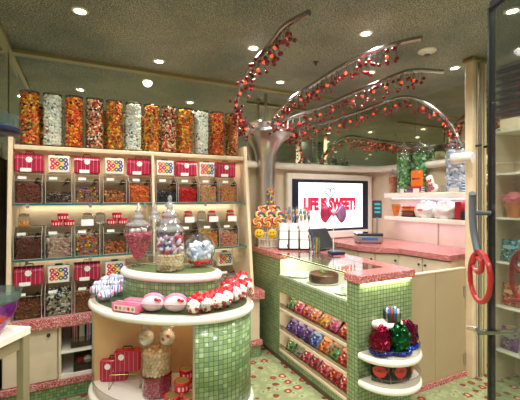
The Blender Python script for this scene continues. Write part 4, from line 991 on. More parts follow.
b = MB(); b.box(-.07, .07, -.05, .1, 0, .02, .004); b.add([(-.03, .0, .02), (.03, .0, .02), (.03, .06, .02), (-.03, .06, .02), (-.03, .04, .11), (.03, .04, .11), (.03, .09, .13), (-.03, .09, .13)], [(0, 1, 5, 4), (1, 2, 6, 5), (2, 3, 7, 6), (3, 0, 4, 7)]); b.build('stand', 'black', t)
t = thing('card_reader', 'small navy blue card reader right of the till monitor', 'card reader', (2.335, 2.93, ZT), FACE+.3)
MB().box(-.075, .075, -.05, .05, 0, .03, .008, seg=2).build('housing', 'navy', t); MB().box(-.055, .02, -.035, .035, .03, .033).build('keypad', 'blue', t, smooth=False)

# lollipop basket
q = at_z(266, 246, ZT); bx, by = q.x+.02, 3.77
t = thing('wire_basket', 'round white slatted basket at the far end of the counter', 'basket', (bx, by, ZT+.003))
for z, r in ((.004, .12), (.085, .127), (.17, .13)):
    MB().tube([(r*math.cos(a), r*math.sin(a), z) for a in np.linspace(0, 2*PI, 33)], .006, 6, cap=False).build('hoop', 'white', t)
for k in range(20):
    a = 2*PI*k/20; MB().box(-.008, .008, -.002, .002, 0, .17).build('slat', 'white', t, smooth=False).matrix_local = Matrix.Translation((.116*math.cos(a), .116*math.sin(a), 0)) @ Matrix.Rotation(a+PI/2, 4, 'Z')
MB().lathe([(0, .002), (.108, .002)], seg=28, cap=False).build('base', 'white', t)
lol_me = {}
def lollipop(loc, r, mat, label, stick=.2, rz=0., face=False, tilt=0.):
    t = thing('lollipop', label, 'lollipop', loc, FACE+rz, 'lollipops in the white basket'); t.rotation_euler[1] = tilt
    pr = [(0, -.009), (r*.8, -.009), (r, -.004), (r, .004), (r*.8, .009), (0, .009)]
    o = MB().lathe(pr, seg=28, cap=False).build('candy_disc', mat, t); o.data.transform(Matrix.Rotation(PI/2, 4, 'X')); o.location = (0, 0, stick+r*.9)
    MB().tube([(0, 0, 0), (0, 0, stick+.01)], .004, 6).build('stick', 'white', t)
    if face:
        b = MB(); z = 0
        for x in (-.3, .3): b.ball((x*r, -.011, .28*r), .13*r, 1, sy=.2, sz=1.6)
        b.tube([(.58*r*math.cos(a), -.011, .58*r*math.sin(a)-.02*r) for a in np.linspace(PI*1.12, PI*1.88, 11)], .004, 5); b.build('smile', 'black', t, loc=(0, 0, stick+r*.9))
rows_l = [(.0, .062, 6, .225), (.08, .062, 5, .30), (.16, .052, 4, .38)]
k = 0
for lev, (dz, r, n, st) in enumerate(rows_l):
    for i in range(n):
        x = (i-(n-1)/2)*.028; y = -.06+.05*lev+(.013 if i % 2 else -.013)
        px, py = bx+x*CA+y*SA, by-x*SA+y*CA
        lollipop((px, py, ZT+.01), r, 'swirl_rain' if (i+lev) % 2 else 'swirl_warm', f'{"rainbow" if (i+lev)%2 else "orange and red"} swirl lollipop, {["first", "second", "third", "fourth", "fifth", "sixth"][i]} from left in the {["lower", "middle", "upper"][lev]} basket tier', st, random.uniform(-.12, .12), tilt=math.atan((i-(n-1)/2)*.03/(st+r))); k += 1
for x, nm in ((-.12, 'left'), (.03, 'right')):
    lollipop((bx+x*CA-.16*SA, by-x*SA-.16*CA, ZT), .052, 'yellow', f'yellow smiling face lollipop, {nm} one in front of the white basket', .12, 0, True)
t = thing('lollipop_tower', 'tall tower of small rainbow lollipops rising from the basket by the column', 'candy tower', (bx+.02*CA+.095*SA, by-.02*SA+.095*CA, ZT+.01))
MB().tube([(0, 0, 0), (0, 0, .66)], .012, 8).build('pole', 'white', t)
P = [];
for z in np.linspace(.42, .66, 11):
    for k in range(7): a = k*2*PI/7+z*40; P.append((.035*math.cos(a), .035*math.sin(a), z))
pellets('small_sweets', P, .014, [(236, 60, 50), (250, 170, 40), (250, 226, 70), (60, 160, 110), (50, 120, 190), (240, 130, 60)], t)

# row of wrapped lollipops behind the card rack
q = at_z(296, 240, ZT); t = thing('lollipop_box', 'white box behind the card rack holding wrapped lollipops', 'box', (2.304, 3.622, ZT), FACE); MB().box(-.15, .15, -.055, .055, 0, .25, .005).build('carton', 'white', t)
k = 0
for j in range(2):
    for i in range(7):
        x = -.135+.045*i; y = -.027+.054*j; px, py = 2.304+x*CA+y*SA, 3.622-x*SA+y*CA
        w_ = thing('wrapped_lollipop', f'clear wrapped lollipop, {["first", "second", "third", "fourth", "fifth", "sixth", "seventh"][i]} from left, {["front", "back"][j]} row behind the card rack', 'lollipop', (px, py, ZT+.25+.05*j), FACE, 'wrapped lollipops behind the card rack')
        MB().ball((0, 0, .095+.012*(i % 2)), .052, 2, sx=.4, sy=.42, rough=.1, seed=k).build('cellophane', 'cello', w_); MB().ball((0, 0, .09+.012*(i % 2)), .044, 2, sx=.4, sy=.4).build('candy_head', ['swirl_rain', cm((240, 130, 40)), cm((70, 140, 190)), 'swirl_rain', cm((244, 200, 90)), cm((90, 160, 90))][k % 6], w_)
        MB().tube([(0, 0, -.05*j), (0, 0, .08)], .004, 6).build('stick', 'white', w_); MB().ball((0, 0, .142+.012*(i % 2)), .02, 1, sx=.9, sy=.8, rough=.4, seed=k).build('wrapper_top', 'cello', w_); k += 1
# pink bow on a pick
q = at_d(330, 212, 4.05); t = thing('glossy_bow', 'large glossy pink and lilac bow standing before the wall screen', 'bow', (2.405, 3.07, ZT), FACE); t.scale = (1.15, 1.15, 1)
zz = 1.512-ZT
def lobe(s, mat, nm):
    b = MB(); b.ball((s*.062, 0, zz), .066, 3, sx=.9, sy=.5, sz=1.6)
    for i, v in enumerate(b.v):
        x = s*v[0]; kx = max(.25, min(1, x/.07)); b.v[i] = (v[0], v[1], zz+(v[2]-zz)*kx)
    b.build(nm, mat, t)
lobe(-1, 'magenta', 'loop'); lobe(1, 'lilac', 'loop'); MB().ball((0, -.01, zz), .024, 2, sz=1.2).build('knot', 'pinkgloss', t); MB().tube([(0, 0, 0), (0, 0, zz)], .004, 6).build('pick', 'white', t); MB().lathe([(0, 0), (.03, 0), (.03, .008), (0, .01)], seg=16, cap=False).build('foot', 'white', t)

# ================================================================ ROUND SIDE SHELVES
hx, hy = 2.12, Y0-.002
def half_ring(z, R, nm, par):
    h = .0275; pr = [(R-.0275+h*math.cos(a), z+h*math.sin(a)) for a in np.linspace(-PI/2, PI/2, 9)]
    b = MB(); b.lathe([(0, z-h)]+pr+[(0, z+h)], hx, hy, 40, cap=False, a0=PI, a1=2*PI); b.build(nm, 'white', par)
    if R < .2: return
    b = MB(); n = 40; vs = []
    for i in range(n+1):
        a = PI+PI*i/n; vs += [(hx+(R-.014)*math.cos(a), hy+(R-.014)*math.sin(a), z+h), (hx+(R-.014)*math.cos(a), hy+(R-.014)*math.sin(a), z+h+.055)]
    o = b.add(vs, [(2*i, 2*i+2, 2*i+3, 2*i+1) for i in range(n)]).build('clear_lip', 'shade_tinted', par); MB().tube(vs[1::2], .002, 5).build('lip_edge', 'jar', o)
for z, R, lab in ((.5, .27, 'large half-round white shelf with foil packs on the tiled counter end'), (.297, .27, 'lowest half-round white shelf holding black snack bags'), (.715, .135, 'small half-round white shelf holding the pot of pens')):
    t = thing('half_round_shelf', lab, 'shelf', (0, 0, 0), 0, 'half-round shelves on the counter end'); half_ring(z, R, 'shelf_board', t)
t = thing('pencil_pot', 'clear square pot on the small half-round shelf', 'pot', (hx, hy-.075, .744), FACE); b = MB(); w = .05
for (a, b_, c, d) in ((-w, w, -w, -w+.003), (-w, w, w-.003, w), (-w, -w+.003, -w, w), (w-.003, w, -w, w)): b.box(a, b_, c, d, 0, .07)
b.box(-w, w, -w, w, 0, .003); b.build('pot_body', 'shade_tinted', t, smooth=False)
for k in range(12):
    i, j = k % 4, k//4; c = [(60, 130, 190), (210, 60, 50), (40, 80, 150), (230, 230, 230), (90, 170, 200), (214, 90, 60)][(k*5+j) % 6]
    x, y = -.035+.0233*i, -.031+.031*j
    pn = thing('candy_stick', f'{["light blue", "red", "dark blue", "white", "sky blue", "orange"][(k*5+j) % 6]} candy stick, {["first", "second", "third", "fourth"][i]} in the {["front", "middle", "back"][j]} row of the pot', 'candy stick', (hx+x*CA+y*SA, hy-.075-x*SA+y*CA, .748), 0, 'candy sticks in the pot'); MB().lathe([(0, 0), (.009, 0), (.009, .088), (.006, .095), (0, .096)], seg=10, cap=False).build('wrapper', cm(c), pn)
foils = [(-.14, -.1, .1, (124, 14, 46), 'crimson and purple'), (-.008, -.15, .106, (12, 78, 36), 'emerald green'), (.135, -.1, .1, (104, 18, 56), 'dark wine red'), (.06, -.066, .056, (160, 26, 60), 'small cherry red'), (-.066, -.064, .054, (30, 60, 150), 'small royal blue')]
def foil_pack(x, y, z, r, c, lab):
    t = thing('foil_pack', lab, 'foil pack', (hx+x, hy+y, z), 0, 'foil packs on the half-round shelf')
    V = MB().ball((0, 0, r*.95), r, 4, sz=1.15, sx=.8, sy=.72, rough=.16, seed=x*50)
    for i, v in enumerate(V.v):
        k = (noise.noise(Vector(v)*26+Vector((x*9, 0, 0)))+.7*noise.noise(Vector(v)*60))*.016; V.v[i] = (v[0]*(1+k*8), v[1]*(1+k*8), max(0.001, v[2]+k))
    o = V.build('foil_wrap', solid('foil %s' % lab, c, .2, .85, var=.35, scale=30), t, angle=25)
    b = MB()
    for k in range(14):
        a = k*.45; b.ball((r*.74*math.cos(a), r*.66*math.sin(a), .022), .02, 1, sz=.8, rough=.6, seed=k)
    b.build('foil_skirt', solid('blue foil', (24, 56, 170), .18, .7), t, angle=20)
for x, y, r, c, cn in foils: foil_pack(x, y, .529, r, c, f'crinkled {cn} foil pack on the large half-round shelf')
blk = [(-.15, -.11), (-.03, -.175), (.1, -.15), (.18, -.06)]
for i, (x, y) in enumerate(blk):
    a = math.atan2(y, x); g = bag('snack_bag', f'black snack bag with red print, {["first", "second", "third", "fourth"][i]} from the left on the lowest half-round shelf', 'snack bag', 'black bags on the lowest half-round shelf', (hx+x*1.0, hy+y*1.0, .327), (30, 24, 26), (196, 52, 50), .135, .143, .045, -.05, a+PI/2, second=(214, 150, 70)); label_patch(.135, .143, .045, -.005, .085, .05, .042).build('printed_label', cm((204, 56, 52)), g, angle=80)

# ================================================================ LOW PANEL AND BACK COUNTER
t = thing('low_partition', 'low beige two-leaf partition between the counter and the pillar', 'partition', (0, 0, 0))
MB().box(X1+.015, 2.83, 2.17, 2.2, .04, 1.01, .003).build('panel', 'panel', t); MB().box(2.835, 3.25, 2.17, 2.2, .04, 1.01, .003).build('panel', 'panel', t)
MB().box(X1+.015, 3.25, 2.165, 2.205, 1.01, 1.022).build('top_cap', 'cream', t, smooth=False)
b = MB(); b.box(3.22, 3.245, 2.16, 2.17, .12, .22, .002); b.box(3.22, 3.245, 2.16, 2.17, .75, .85, .002); b.build('hinge', 'steel', t)
struct(MB().box(X1+.0, 3.25, 2.155, 2.21, 0, .045).build('baseboard_partition', 'pink', smooth=False))
bc = [(2.97, 4.13), (2.97, 3.34), (3.06, 3.13), (3.23, 2.95), (3.29, 2.36), (WX-.01, 2.36), (WX-.01, 4.13)]
tag(MB().prism(bc, 1.045, 1.1).build('worktop', 'pink', smooth=False), 'pink speckled worktop under the scale along the back wall', 'worktop')
def shrink(p, d): return [(x+d if x < 3.5 else x, y+(d if (y < 3 and x < 3.28) else 0)) for x, y in p]
t = thing('back_cabinet', 'cream cabinets with dark knobs beneath the back worktop', 'cabinet', (0, 0, 0))
bc2 = [(3.02, 4.12), (3.02, 3.36), (3.10, 3.17), (3.27, 2.98), (3.33, 2.37), (WX-.02, 2.37), (WX-.02, 4.12)]
MB().prism(bc2, .1, 1.045).build('carcass', 'cream', t, smooth=False); MB().prism([(x+.03, y) if x < 3.5 else (x, y) for x, y in bc2], 0, .1).build('kick', 'wood_dark', t, smooth=False)
def door_on(p, q, z0, z1, kn):
    p, q = Vector((*p, 0)), Vector((*q, 0)); d = (q-p); l = d.length; d.normalize(); nrm = Vector((d.y, -d.x, 0))
    if nrm.x > 0: nrm = -nrm
    m_ = Matrix(((d.x, nrm.x, 0, p.x), (d.y, nrm.y, 0, p.y), (0, 0, 1, 0), (0, 0, 0, 1)))
    b = MB().box(.006, l-.006, .001, .018, z0, z1, .003); b.v = [tuple(m_ @ Vector(v)) for v in b.v]; o = b.build('door', 'cream', t)
    k = MB().ball(tuple(m_ @ Vector((l*kn, .03, z1-.07))), .014, 2); k.tube([tuple(m_ @ Vector((l*kn, .018, z1-.07))), tuple(m_ @ Vector((l*kn, .03, z1-.07)))], .006, 8); k.build('knob', 'dark_steel', o)
door_on(bc2[1], bc2[2], .12, 1.03, .8); door_on(bc2[2], bc2[3], .12, 1.03, .85)
mid_ = ((bc2[3][0]+bc2[4][0])/2, (bc2[3][1]+bc2[4][1])/2); door_on(bc2[3], mid_, .12, 1.03, .88); door_on(mid_, bc2[4], .12, 1.03, .12)
door_on((3.02, 4.1), bc2[1], .12, 1.03, .85)

# scale
q = at_z(369, 243, ZT); t = thing('weighing_scale', 'silver shop scale with a tall customer display on the back worktop', 'scale', (q.x+.02, q.y+.05, ZT), FACE-.05)
MB().box(-.15, .17, -.12, .12, .012, .095, .014, seg=2).build('scale_body', 'steel', t); MB().box(-.155, .175, -.11, .125, .112, .128, .006).build('weighing_plate', 'chrome', t)
MB().box(-.1, .1, -.122, -.12, .04, .075).build('keypad', 'blue', t, smooth=False); b = MB()
for x in (-.12, .14):
    for y in (-.09, .09): b.lathe([(.016, 0), (.016, .012)], x, y, 10)
b.build('feet', 'black', t); MB().box(-.15, .17, -.11, .12, .095, .112).build('tray_neck', 'black', t, smooth=False)
MB().tube([(.15, .1, .06), (.15, .1, .36)], .016, 8).build('mast', 'steel', t)
hd = MB().box(.09, .21, .085, .125, .31, .54, .012).build('display_head', 'charcoal', t); b = MB()
for k in range(3): b.box(.112, .188, .082, .085, .375+.052*k, .4+.052*k)
b.build('digit_window', 'lcd', hd, smooth=False)

# ================================================================ WALL SCREEN
YT = WY-.015
t = thing('wall_screen', 'wall screen in a wide white frame showing red LIFE IS SWEET lettering', 'screen', (0, YT, 0))
fx0, fx1, fz0, fz1 = 2.44, 3.92, 1.105, 2.005; sx0, sx1, sz0, sz1 = 2.52, 3.845, 1.21, 1.925
b = MB(); b.box(fx0, sx0, -.06, 0, fz0, fz1, .012); b.box(sx1, fx1, -.06, 0, fz0, fz1, .012); b.box(sx0-.01, sx1+.01, -.06, 0, sz1, fz1, .012); b.box(sx0-.01, sx1+.01, -.06, 0, fz0, sz0, .012); b.build('frame', 'white', t)
MB().box(sx0, sx1, -.05, -.01, sz0, sz1).build('bezel', 'navy', t, smooth=False)
bx0, bx1, bz0, bz1 = 2.62, 3.735, 1.245, 1.885
MB().box(bx0, bx1, -.054, -.05, bz0, bz1).build('panel', 'screen', t, smooth=False)
fc = bpy.data.curves.new('lettering', 'FONT'); fc.body = 'LIFE IS SWEET!'; fc.size = .2; fc.extrude = .0005; fc.offset = .014; fc.align_x = 'CENTER'; fc.align_y = 'CENTER'; fc.materials.append(M['screen_red'])
fo = bpy.data.objects.new('lettering', fc); C.objects.link(fo); bpy.context.view_layer.update()
wd = fo.dimensions.x; ht = fo.dimensions.y
pl, pr_ = at_y(303.7, 205, YT-.055), at_y(355.5, 205, YT-.055)
dg = bpy.context.evaluated_depsgraph_get(); me = bpy.data.meshes.new_from_object(fo.evaluated_get(dg)); bpy.data.objects.remove(fo)
zt_ = at_y(330, 204.6, YT-.055).z; sx_ = (pr_.x-pl.x)/wd; sz_ = .185/ht
me.transform(Matrix.Translation(((pl.x+pr_.x)/2, -.0555, zt_)) @ Matrix.Diagonal((sx_, 1, sz_, 1)) @ Matrix.Rotation(PI/2, 4, 'X'))
if not me.materials: me.materials.append(M['screen_red'])
fo = bpy.data.objects.new('lettering', me); C.objects.link(fo); fo.parent = t
hc = at_y(330.3, 192.5, YT-.055); hp = []
for k in range(33):
    a = 2*PI*k/32; hp.append((hc.x+.0052*16*math.sin(a)**3, -.0555, hc.z+.0052*(13*math.cos(a)-5*math.cos(2*a)-2*math.cos(3*a)-math.cos(4*a))))
MB().tube(hp, .007, 6, cap=False).build('heart_outline', 'screen_green', t)
MB().box(hc.x-.008, hc.x+.008, -.056, -.0545, hc.z+.0, hc.z+.045).build('heart_mark', 'charcoal', t, smooth=False)

# ================================================================ RIGHT WALL SHELVES AND GOODS
for z, ob, lab, nm in ((1.74, .07, 'upper white wall shelf holding the green candy jars', 'upper'), (1.433, .055, 'lower white wall shelf holding folded white towels', 'lower')):
    t = thing('wall_shelf', lab, 'shelf', (0, 0, 0)); MB().box(3.69, WX-.002, 2.36, 3.62, z-ob, z, .006).build('shelf_board', 'white', t)
    MB().box(3.80, 3.83, 2.4, 3.58, z-ob-.008, z-ob).build('light_strip', 'ledw', t, smooth=False)
    area((3.8, 3.0, z-ob-.012), .04, 1.15, 1.7, (.78, .74, 1.0))
def shelf_pt(px, x=3.79): q = at_x(px, 190, x); return q.x, q.y
def candy_jar(px, r, h, pal, label, lid_s, x=3.8, prad=.012, weights=None, mat='candy', fill=.9, ell=(1.2, .8, .8)):
    X, Y = shelf_pt(px, x); t = thing('glass_jar', label, 'jar', (X, Y, 1.741), 0, 'glass jars on the upper wall shelf')
    MB().lathe([(r*.9, 0), (r, .01), (r, h*.92), (r*.85, h)], seg=28, cap=False).build('jar_glass', 'jar', t)
    b = MB().lathe([(r*.9, h), (r*.9, h+.008), (r*.6, h+.03), (r*.4, h+.035)], seg=24, cap=False); finial(b, h+.028, lid_s); b.build('lid', 'jar_lid', t)
    n = int(2*PI*r*h/(prad*prad*2.6)); a = rng.uniform(0, 2*PI, n); q = (r-prad*.9)
    pellets('candy', np.c_[q*np.cos(a), q*np.sin(a), rng.uniform(prad, h*fill, n)], prad, pal, t, mat, core=MB().lathe([(r*.8, .004), (r*.8, h*fill-prad)], seg=16), ell=ell, weights=weights)
GRN = [(40, 130, 50), (70, 160, 60), (30, 100, 46), (120, 190, 90), (220, 240, 210)]
candy_jar(393, .055, .24, [(226, 120, 70), (240, 170, 120), (210, 90, 60)], 'small glass jar of orange sweets, leftmost on the upper wall shelf', .42)
candy_jar(404, .092, .57, GRN, 'tallest glass jar of green sweets beside the small orange jar', .62, prad=.019)
candy_jar(420, .084, .56, GRN, 'tall glass jar of green sweets behind the orange book', .6, x=3.864, prad=.021)
candy_jar(456, .106, .53, [(226, 232, 244), (240, 240, 246), (110, 140, 200), (200, 210, 232)], 'big glass jar of white and blue wrapped sweets near the pillar', .75, x=3.82, prad=.026, weights=[4, 4, 1.5, 2])
X, Y = shelf_pt(416, 3.748)
for k, (c, nm) in enumerate((((190, 60, 50), 'red book at the bottom of the stack'), ((60, 80, 150), 'blue book in the middle of the stack'), ((170, 60, 60), 'wine red book on top of the stack'))):
    t = thing('book', f'{nm} on the upper wall shelf', 'book', (X+.0, Y, 1.741+.026*k), .05*k, 'stacked books under the orange book')
    MB().box(-.04, .04, -.1, .1, 0, .004).build('cover', cm(c), t, smooth=False); MB().box(-.037, .038, -.096, .096, .004, .021).build('pages', 'white_matte', t, smooth=False); b = MB(); b.box(-.04, .04, -.1, .1, .021, .025); b.box(-.042, -.038, -.1, .1, 0, .025); b.build('cover', cm(c), t, smooth=False)
t = thing('book', 'orange covered book standing upright on the stacked books', 'book', (X+.01, Y-.0, 1.741+.078), 0)
MB().box(-.012, .012, -.085, .075, 0, .2, .002).build('cover', 'orange', t); MB().box(-.0135, -.012, -.06, .05, .085, .105).build('title_band', cm((190, 60, 60)), t, smooth=False); MB().box(-.0135, -.012, .02, .06, .085, .105).build('title_band', 'blue', t, smooth=False)
MB().lathe([(0, 0), (.013, 0), (.013, .002), (0, .002)], seg=16, cap=False).build('sticker', cm((246, 190, 120)), t).matrix_local = Matrix.Translation((-.0125, -.055, .175)) @ Matrix.Rotation(-PI/2, 4, 'Y')
for px, lab, w in ((402, 'small white shelf card below the tallest green jar', .03), (416, 'white shelf card in front of the stacked books', .045), (454, 'white shelf card in front of the big blue jar', .06)):
    X, Y = shelf_pt(px, 3.693); t = thing('shelf_card', lab, 'card', (X, Y, 1.741)); MB().box(0, .002, -w, w, 0, .05).build('card', 'white_matte', t, smooth=False); MB().box(.002, .01, -w*.6, w*.6, 0, .002).build('foot', 'white_matte', t, smooth=False)
X, Y = shelf_pt(438, 3.79); t = thing('twisted_gift_pack', 'white gift pack with red squiggles leaning right on the upper wall shelf', 'gift pack', (X, Y+.03, 1.741)); t.rotation_euler = (-.45, 0, 0)
b = MB().ball((0, 0, .055), .056, 3, sx=.7, sz=.95); b.lathe([(.03, .1), (.036, .13), (.045, .2), (.04, .215), (0, .216)], seg=16, cap=False); b.build('pack_body', 'white', t)
b = MB()
for z0 in (.04, .09, .15): b.tube([(-.052+.012*(z0 > .1), -.04+.08*k/8, z0+.015*math.sin(k*1.9)) for k in range(9)], .007, 6)
b.build('red_squiggle', 'red', t); b = MB(); b.tube([(-.05, -.04+.08*k/8, .065+.012*math.sin(k*1.7)) for k in range(9)], .005, 6); b.build('blue_squiggle', 'blue', t)
X, Y = shelf_pt(443, 3.722); t = thing('shot_glass', 'small clear glass between the gift pack and the big jar', 'glass', (X, Y, 1.741)); MB().lathe([(0, .002), (.024, .002), (.03, .08)], seg=20, cap=False).build('glass_body', 'jar', t)
X, Y = shelf_pt(467, 3.735)
for k in range(4):
    t = thing('blue_packet', f'blue and white packet, {["bottom", "second", "third", "top"][k]} of the stack by the pillar', 'packet', (X, Y, 1.741+.031*k), 0, 'blue packets stacked by the pillar'); MB().box(-.04, .04, -.04, .04, 0, .03, .006).build('packet_body', 'blue', t); MB().box(-.0415, -.04, -.03, .03, .009, .02).build('white_band', 'white_matte', t, smooth=False)
# lower shelf
X, Y = shelf_pt(396, 3.76); t = thing('orange_cup', 'tapered orange paper cup at the left end of the lower wall shelf', 'cup', (X, Y, 1.434)); MB().lathe([(0, .002), (.03, .002), (.058, .15), (.061, .152), (.058, .156), (.028, .008), (0, .006)], seg=24, cap=False).build('cup_body', 'wafer', t); MB().lathe([(.0455, .075), (.0525, .11)], seg=24, cap=False).build('printed_band', 'orange', t)
for k, (m_, nm) in enumerate((('green_cloth', 'dark green'), ('red_cloth', 'red'), ('green_cloth', 'upper dark green'), ('orange', 'orange'), ('red_cloth', 'topmost red'))):
    X, Y = shelf_pt(411, 3.78); t = thing('folded_cloth', f'{nm} folded cloth in the small stack left of the white towels', 'cloth', (X, Y+random.uniform(-.015, .015), 1.434+.027*k), random.uniform(-.08, .08), 'folded cloths on the lower wall shelf'); MB().box(-.08, .1, -.08, .08, 0, .026, .012, seg=2).build('cloth', m_, t)
for i, (px, lab) in enumerate(((426, 'folded white towel with a small red emblem on the lower wall shelf'), (446, 'folded white towel right of the emblem towel'))):
    X, Y = shelf_pt(px, 3.8); t = thing('folded_towel', lab, 'towel', (X, Y, 1.434), 0, 'white towels on the lower wall shelf')
    b = MB(); b.ball((0, 0, .085), .1, 4, sx=1.0, sy=1.22, sz=1.12, rough=.1, seed=i*3); b.v = [(math.copysign(abs(x*10)**.6/10, x), math.copysign(abs(y*8.2)**.6/8.2, y), max(0, z)) for x, y, z in b.v]; 
    b.v = [(x+.03*noise.noise(Vector((x, y, z))*14), y+.03*noise.noise(Vector((z, x, y))*12), max(0, z+.035*noise.noise(Vector((y, z, x))*13))) for x, y, z in b.v]
    b.build('towel_body', 'towel', t, angle=70)
    if i == 0: MB().box(-.108, -.1, -.03, .04, .085, .105, .003).build('red_emblem', cm((206, 40, 80)), t, smooth=False)
X, Y = shelf_pt(457, 3.78); t = thing('folded_cloth', 'dark red folded cloth right of the white towels', 'cloth', (X+.03, Y-.02, 1.434)); MB().box(-.06, .08, -.045, .035, 0, .2, .02, seg=3).build('cloth', 'red_cloth', t)
X, Y = shelf_pt(464, 3.76); t = thing('folded_cloth', 'black folded cloth next to the pillar on the lower shelf', 'cloth', (X, Y-.03, 1.434)); MB().box(-.06, .08, -.03, .035, 0, .1, .015, seg=3).build('cloth', 'navy', t)
struct(MB().box(WX-.008, WX, 2.98, 2.99, 1.1, 1.38).build('trim_wall_joint', 'panel', smooth=False))

# ================================================================ GLASS DOOR (right)
XC = 1.106
def cam2room(xc, d): return CA*xc+SA*d, -SA*xc+CA*d
ex, ey = cam2room(XC, 1.75)
dr = thing('glass_door', 'open glass entrance door with black edge at the right', 'door', (ex, ey, 0), FACE); dr['kind'] = 'structure'; dr.name = 'door_1'
MB().box(-.002, .030, -.016, .0, .02, 2.6, .002).build('edge_seal', 'black', dr); MB().box(.004, .026, -.9, -.016, .02, 2.59).build('glass_pane', 'doorglass', dr, smooth=False)
MB().box(0, .03, -.95, -.016, 2.59, 2.62).build('top_rail', 'dark_steel', dr, smooth=False); MB().box(-.004, .034, -.95, -.016, .02, .1).build('bottom_rail', 'steel', dr, smooth=False)
for s, nm in ((-1, 'inner'), (1, 'outer')):
    x = -.085 if s < 0 else .115
    hnd = MB(); hnd.tube(smooth_path([(x+.0, -.02, 1.70), (x+.004, -.012, 1.68), (x, -.02, 1.58), (x, -.035, 1.50), (x, -.06, 1.43)], 5), [.016]*21, 12)
    hnd.tube([(x, -.02, 1.605), (0.0, -.02, 1.605)], .011, 10)
    if s < 0: hnd.build('pull_handle', 'handle_grey', dr)
    cz = 1.312; cy = -.078
    rg = MB(); rg.tube([(x, cy+.078*math.cos(a), cz+.115*math.sin(a)) for a in np.linspace(0, 2*PI, 37)], .0115, 10, cap=False)
    rg.tube(smooth_path([(x, cy+.03, cz+.105), (x-.004, cy+.045, cz+.05), (x-.004, cy+.015, cz+.02), (x-.004, cy-.02, cz+.035), (x-.004, cy-.02, cz+.075), (x-.004, cy+.01, cz+.085)], 5), .0105, 8)
    if s > 0: rg.tube([(x, cy, cz-.11), (.026, cy, cz-.11)], .01, 8)
    rg.build('ring_pull', 'red_lacquer', dr)
    lk = MB(); lk.box(min(x, .015), max(x, .015), -.05, -.02, 1.03, 1.05, .004); lk.tube([(x, -.06, 1.06), (x, .02, 1.04)], .011, 8); lk.build('latch_lever', 'chrome', dr)
# glazed corridor case seen through the door
cs = thing('corridor_case', 'pale shelved case seen through the glass door', 'shelving', (3.40, 1.14, 0))
b = MB(); b.box(.3, .32, 0, .86, 0, 2.3); b.build('back_panel', 'cream', cs, smooth=False)
for z in (.3, .7, 1.1, 1.5, 1.9, 2.28): MB().box(0, .3, 0, .86, z-.02, z, .003).build('shelf_board', 'white', cs)
for y in (0, .84): MB().box(0, .3, y, y+.02, 0, 2.3).build('side_panel', 'cream', cs, smooth=False)
t = thing('louvre_panel', 'grey slatted louvre above the corridor case', 'louvre', (3.42, 1.14, 2.4)); MB().box(.06, .08, 0, .86, 0, .5).build('frame', 'steel', t, smooth=False)
for k in range(7): MB().box(.0, .06, .01, .85, .03+.065*k, .055+.065*k).build('slat', 'dark_steel', t, smooth=False)
for y, z, kind, lab in ((.74, 1.5, 'cup', 'big orange cup with a pink puffed top in the corridor case'), (.55, 1.5, 'cup', 'second orange cup with a pink puffed top in the corridor case')):
    t = thing('frosted_cup', lab, 'cup', (3.50, 1.14+y, z)); MB().lathe([(0, .001), (.05, .001), (.075, .13), (0, .132)], seg=20, cap=False).build('cup_body', 'wafer', t); MB().ball((0, 0, .165), .085, 3, sz=.75, rough=.25, seed=y).build('puffed_top', cm((226, 120, 130)), t)
for y, z, c1, c2, nm in ((.76, 1.1, (60, 140, 150), (230, 240, 240), 'teal'), (.6, 1.1, (40, 110, 140), (240, 220, 120), 'blue green'), (.75, .7, (206, 120, 70), (250, 230, 180), 'amber'), (.58, .7, (190, 80, 50), (250, 220, 150), 'rust'), (.42, 1.1, (110, 60, 150), (220, 200, 240), 'purple'), (.76, .3, (120, 60, 160), (160, 210, 90), 'violet'), (.55, .3, (90, 150, 100), (240, 240, 220), 'mint')):
    bag('snack_bag', f'{nm} bag in the corridor case beyond the glass door', 'snack bag', 'bags in the corridor case', (3.46, 1.14+y, z+.003), c1, c2, .15, .2, .06, -.15, -PI/2)

# ================================================================ LEFT TABLE AND GLASS STAND
q = at_z(31, 326, .85); t = thing('white_table', 'white topped side table cut by the left frame edge', 'table', (q.x, q.y, 0), FACE-.15)
MB().box(-.75, 0, -.7, 0, .80, .85, .004).build('tabletop', 'white', t); MB().box(-.72, -.03, -.67, -.03, .72, .80).build('apron', 'shaded', t, smooth=False)
for x in (-.75, -.06):
    for y in (-.7, -.06): MB().box(x+.004, x+.056, y+.004, y+.056, 0, .80, .003).build('leg', 'shaded', t)
bwl = at_z(2, 334, .852); t = thing('art_glass_bowl', 'purple and orange swirled glass bowl on the white table', 'bowl', (bwl.x-.07, bwl.y+.02, .851))
MB().lathe([(0, .0), (.055, 0), (.06, .01), (.1, .06), (.14, .13), (.155, .2), (.149, .2), (.132, .13), (.08, .055), (0, .04)], seg=40, cap=False).build('bowl_body', 'bowlglass', t)
t2 = thing('glass_stand', 'two-level stand of teal edged glass plates by the left frame edge', 'stand', (bwl.x-.07, bwl.y+.02, 1.052))
o = MB().lathe([(0, .0), (.16, 0), (.163, .012), (0, .012)], seg=56, cap=False).build('glass_plate', 'green_glass', t2); MB().lathe([(.16, .005), (.166, .02), (.172, .06), (.168, .06)], seg=56, cap=False).build('plate_rim', 'green_glass', t2)
MB().tube([(-.06, -.03, .0), (-.06, -.03, 1.05)], .01, 8).build('post', 'chrome', t2)
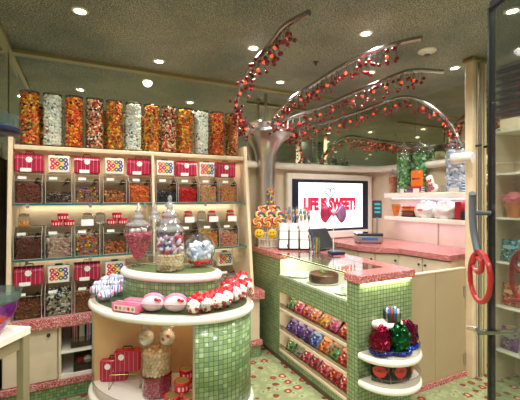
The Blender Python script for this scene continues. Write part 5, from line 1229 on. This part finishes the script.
MB().lathe([(0, 1.02), (.15, 1.02), (.166, 1.028), (.166, 1.05), (.15, 1.06), (0, 1.06)], seg=48, cap=False).build('dark_tray', 'navy', t2); MB().lathe([(.135, 1.06), (.15, 1.09), (.154, 1.13), (.15, 1.13), (.13, 1.06)], seg=48, cap=False).build('glass_bowl', 'green_glass', t2)

# ================================================================ CELLOPHANE BAGS on the left worktop by the carousel
for i, (px, py, c, lab) in enumerate(((219, 292, (236, 226, 214), 'white cellophane candy bag on the worktop right of the carousel drum'), (229, 288, (226, 200, 160), 'cellophane bag of cream sweets on the worktop'), (240, 288, (110, 160, 160), 'teal cellophane bag nearest the right upright'), (212, 292, (222, 90, 120), 'pink cellophane bag close to the carousel drum'))):
    x = [1.12, 1.25, 1.39, .99][i]; t = thing('cellophane_bag', lab, 'candy bag', (x, 3.428, .7015), FACE, 'cellophane bags on the left worktop')
    MB().ball((0, 0, .085), .07, 3, sx=.82, sy=.55, sz=1.05, rough=.2, seed=i+20).build('cellophane', 'cello', t)
    MB().ball((0, 0, .07), .052, 2, sx=.85, sy=.6, rough=.3, seed=i).build('sweets', cm(c), t); MB().ball((0, 0, .16), .028, 2, sx=1.4, sy=.6, rough=.8, seed=i).build('gathered_top', 'cello', t)

# ================================================================ CAMERA, WORLD, VIEW
cam = bpy.data.cameras.new('camera'); cam.sensor_width = 36; cam.lens = FPX/520*36; cam.shift_y = -2.5/520; cam.clip_start = .02
co = bpy.data.objects.new('camera', cam); C.objects.link(co); co.location = (0, 0, H); co.rotation_euler = (PI/2, 0, -math.atan2(SA, CA))
sc = bpy.context.scene; sc.camera = co
w = bpy.data.worlds.new('world'); sc.world = w; w.use_nodes = True; w.node_tree.nodes['Background'].inputs[0].default_value = (1, .97, .94, 1); w.node_tree.nodes['Background'].inputs[1].default_value = .4
sc.view_settings.view_transform = 'Standard'; sc.view_settings.look = 'None'; sc.view_settings.exposure = 0.12; sc.view_settings.gamma = 1
sc.cycles.transparent_max_bounces = 32; sc.cycles.max_bounces = 8; sc.cycles.sample_clamp_indirect = 6
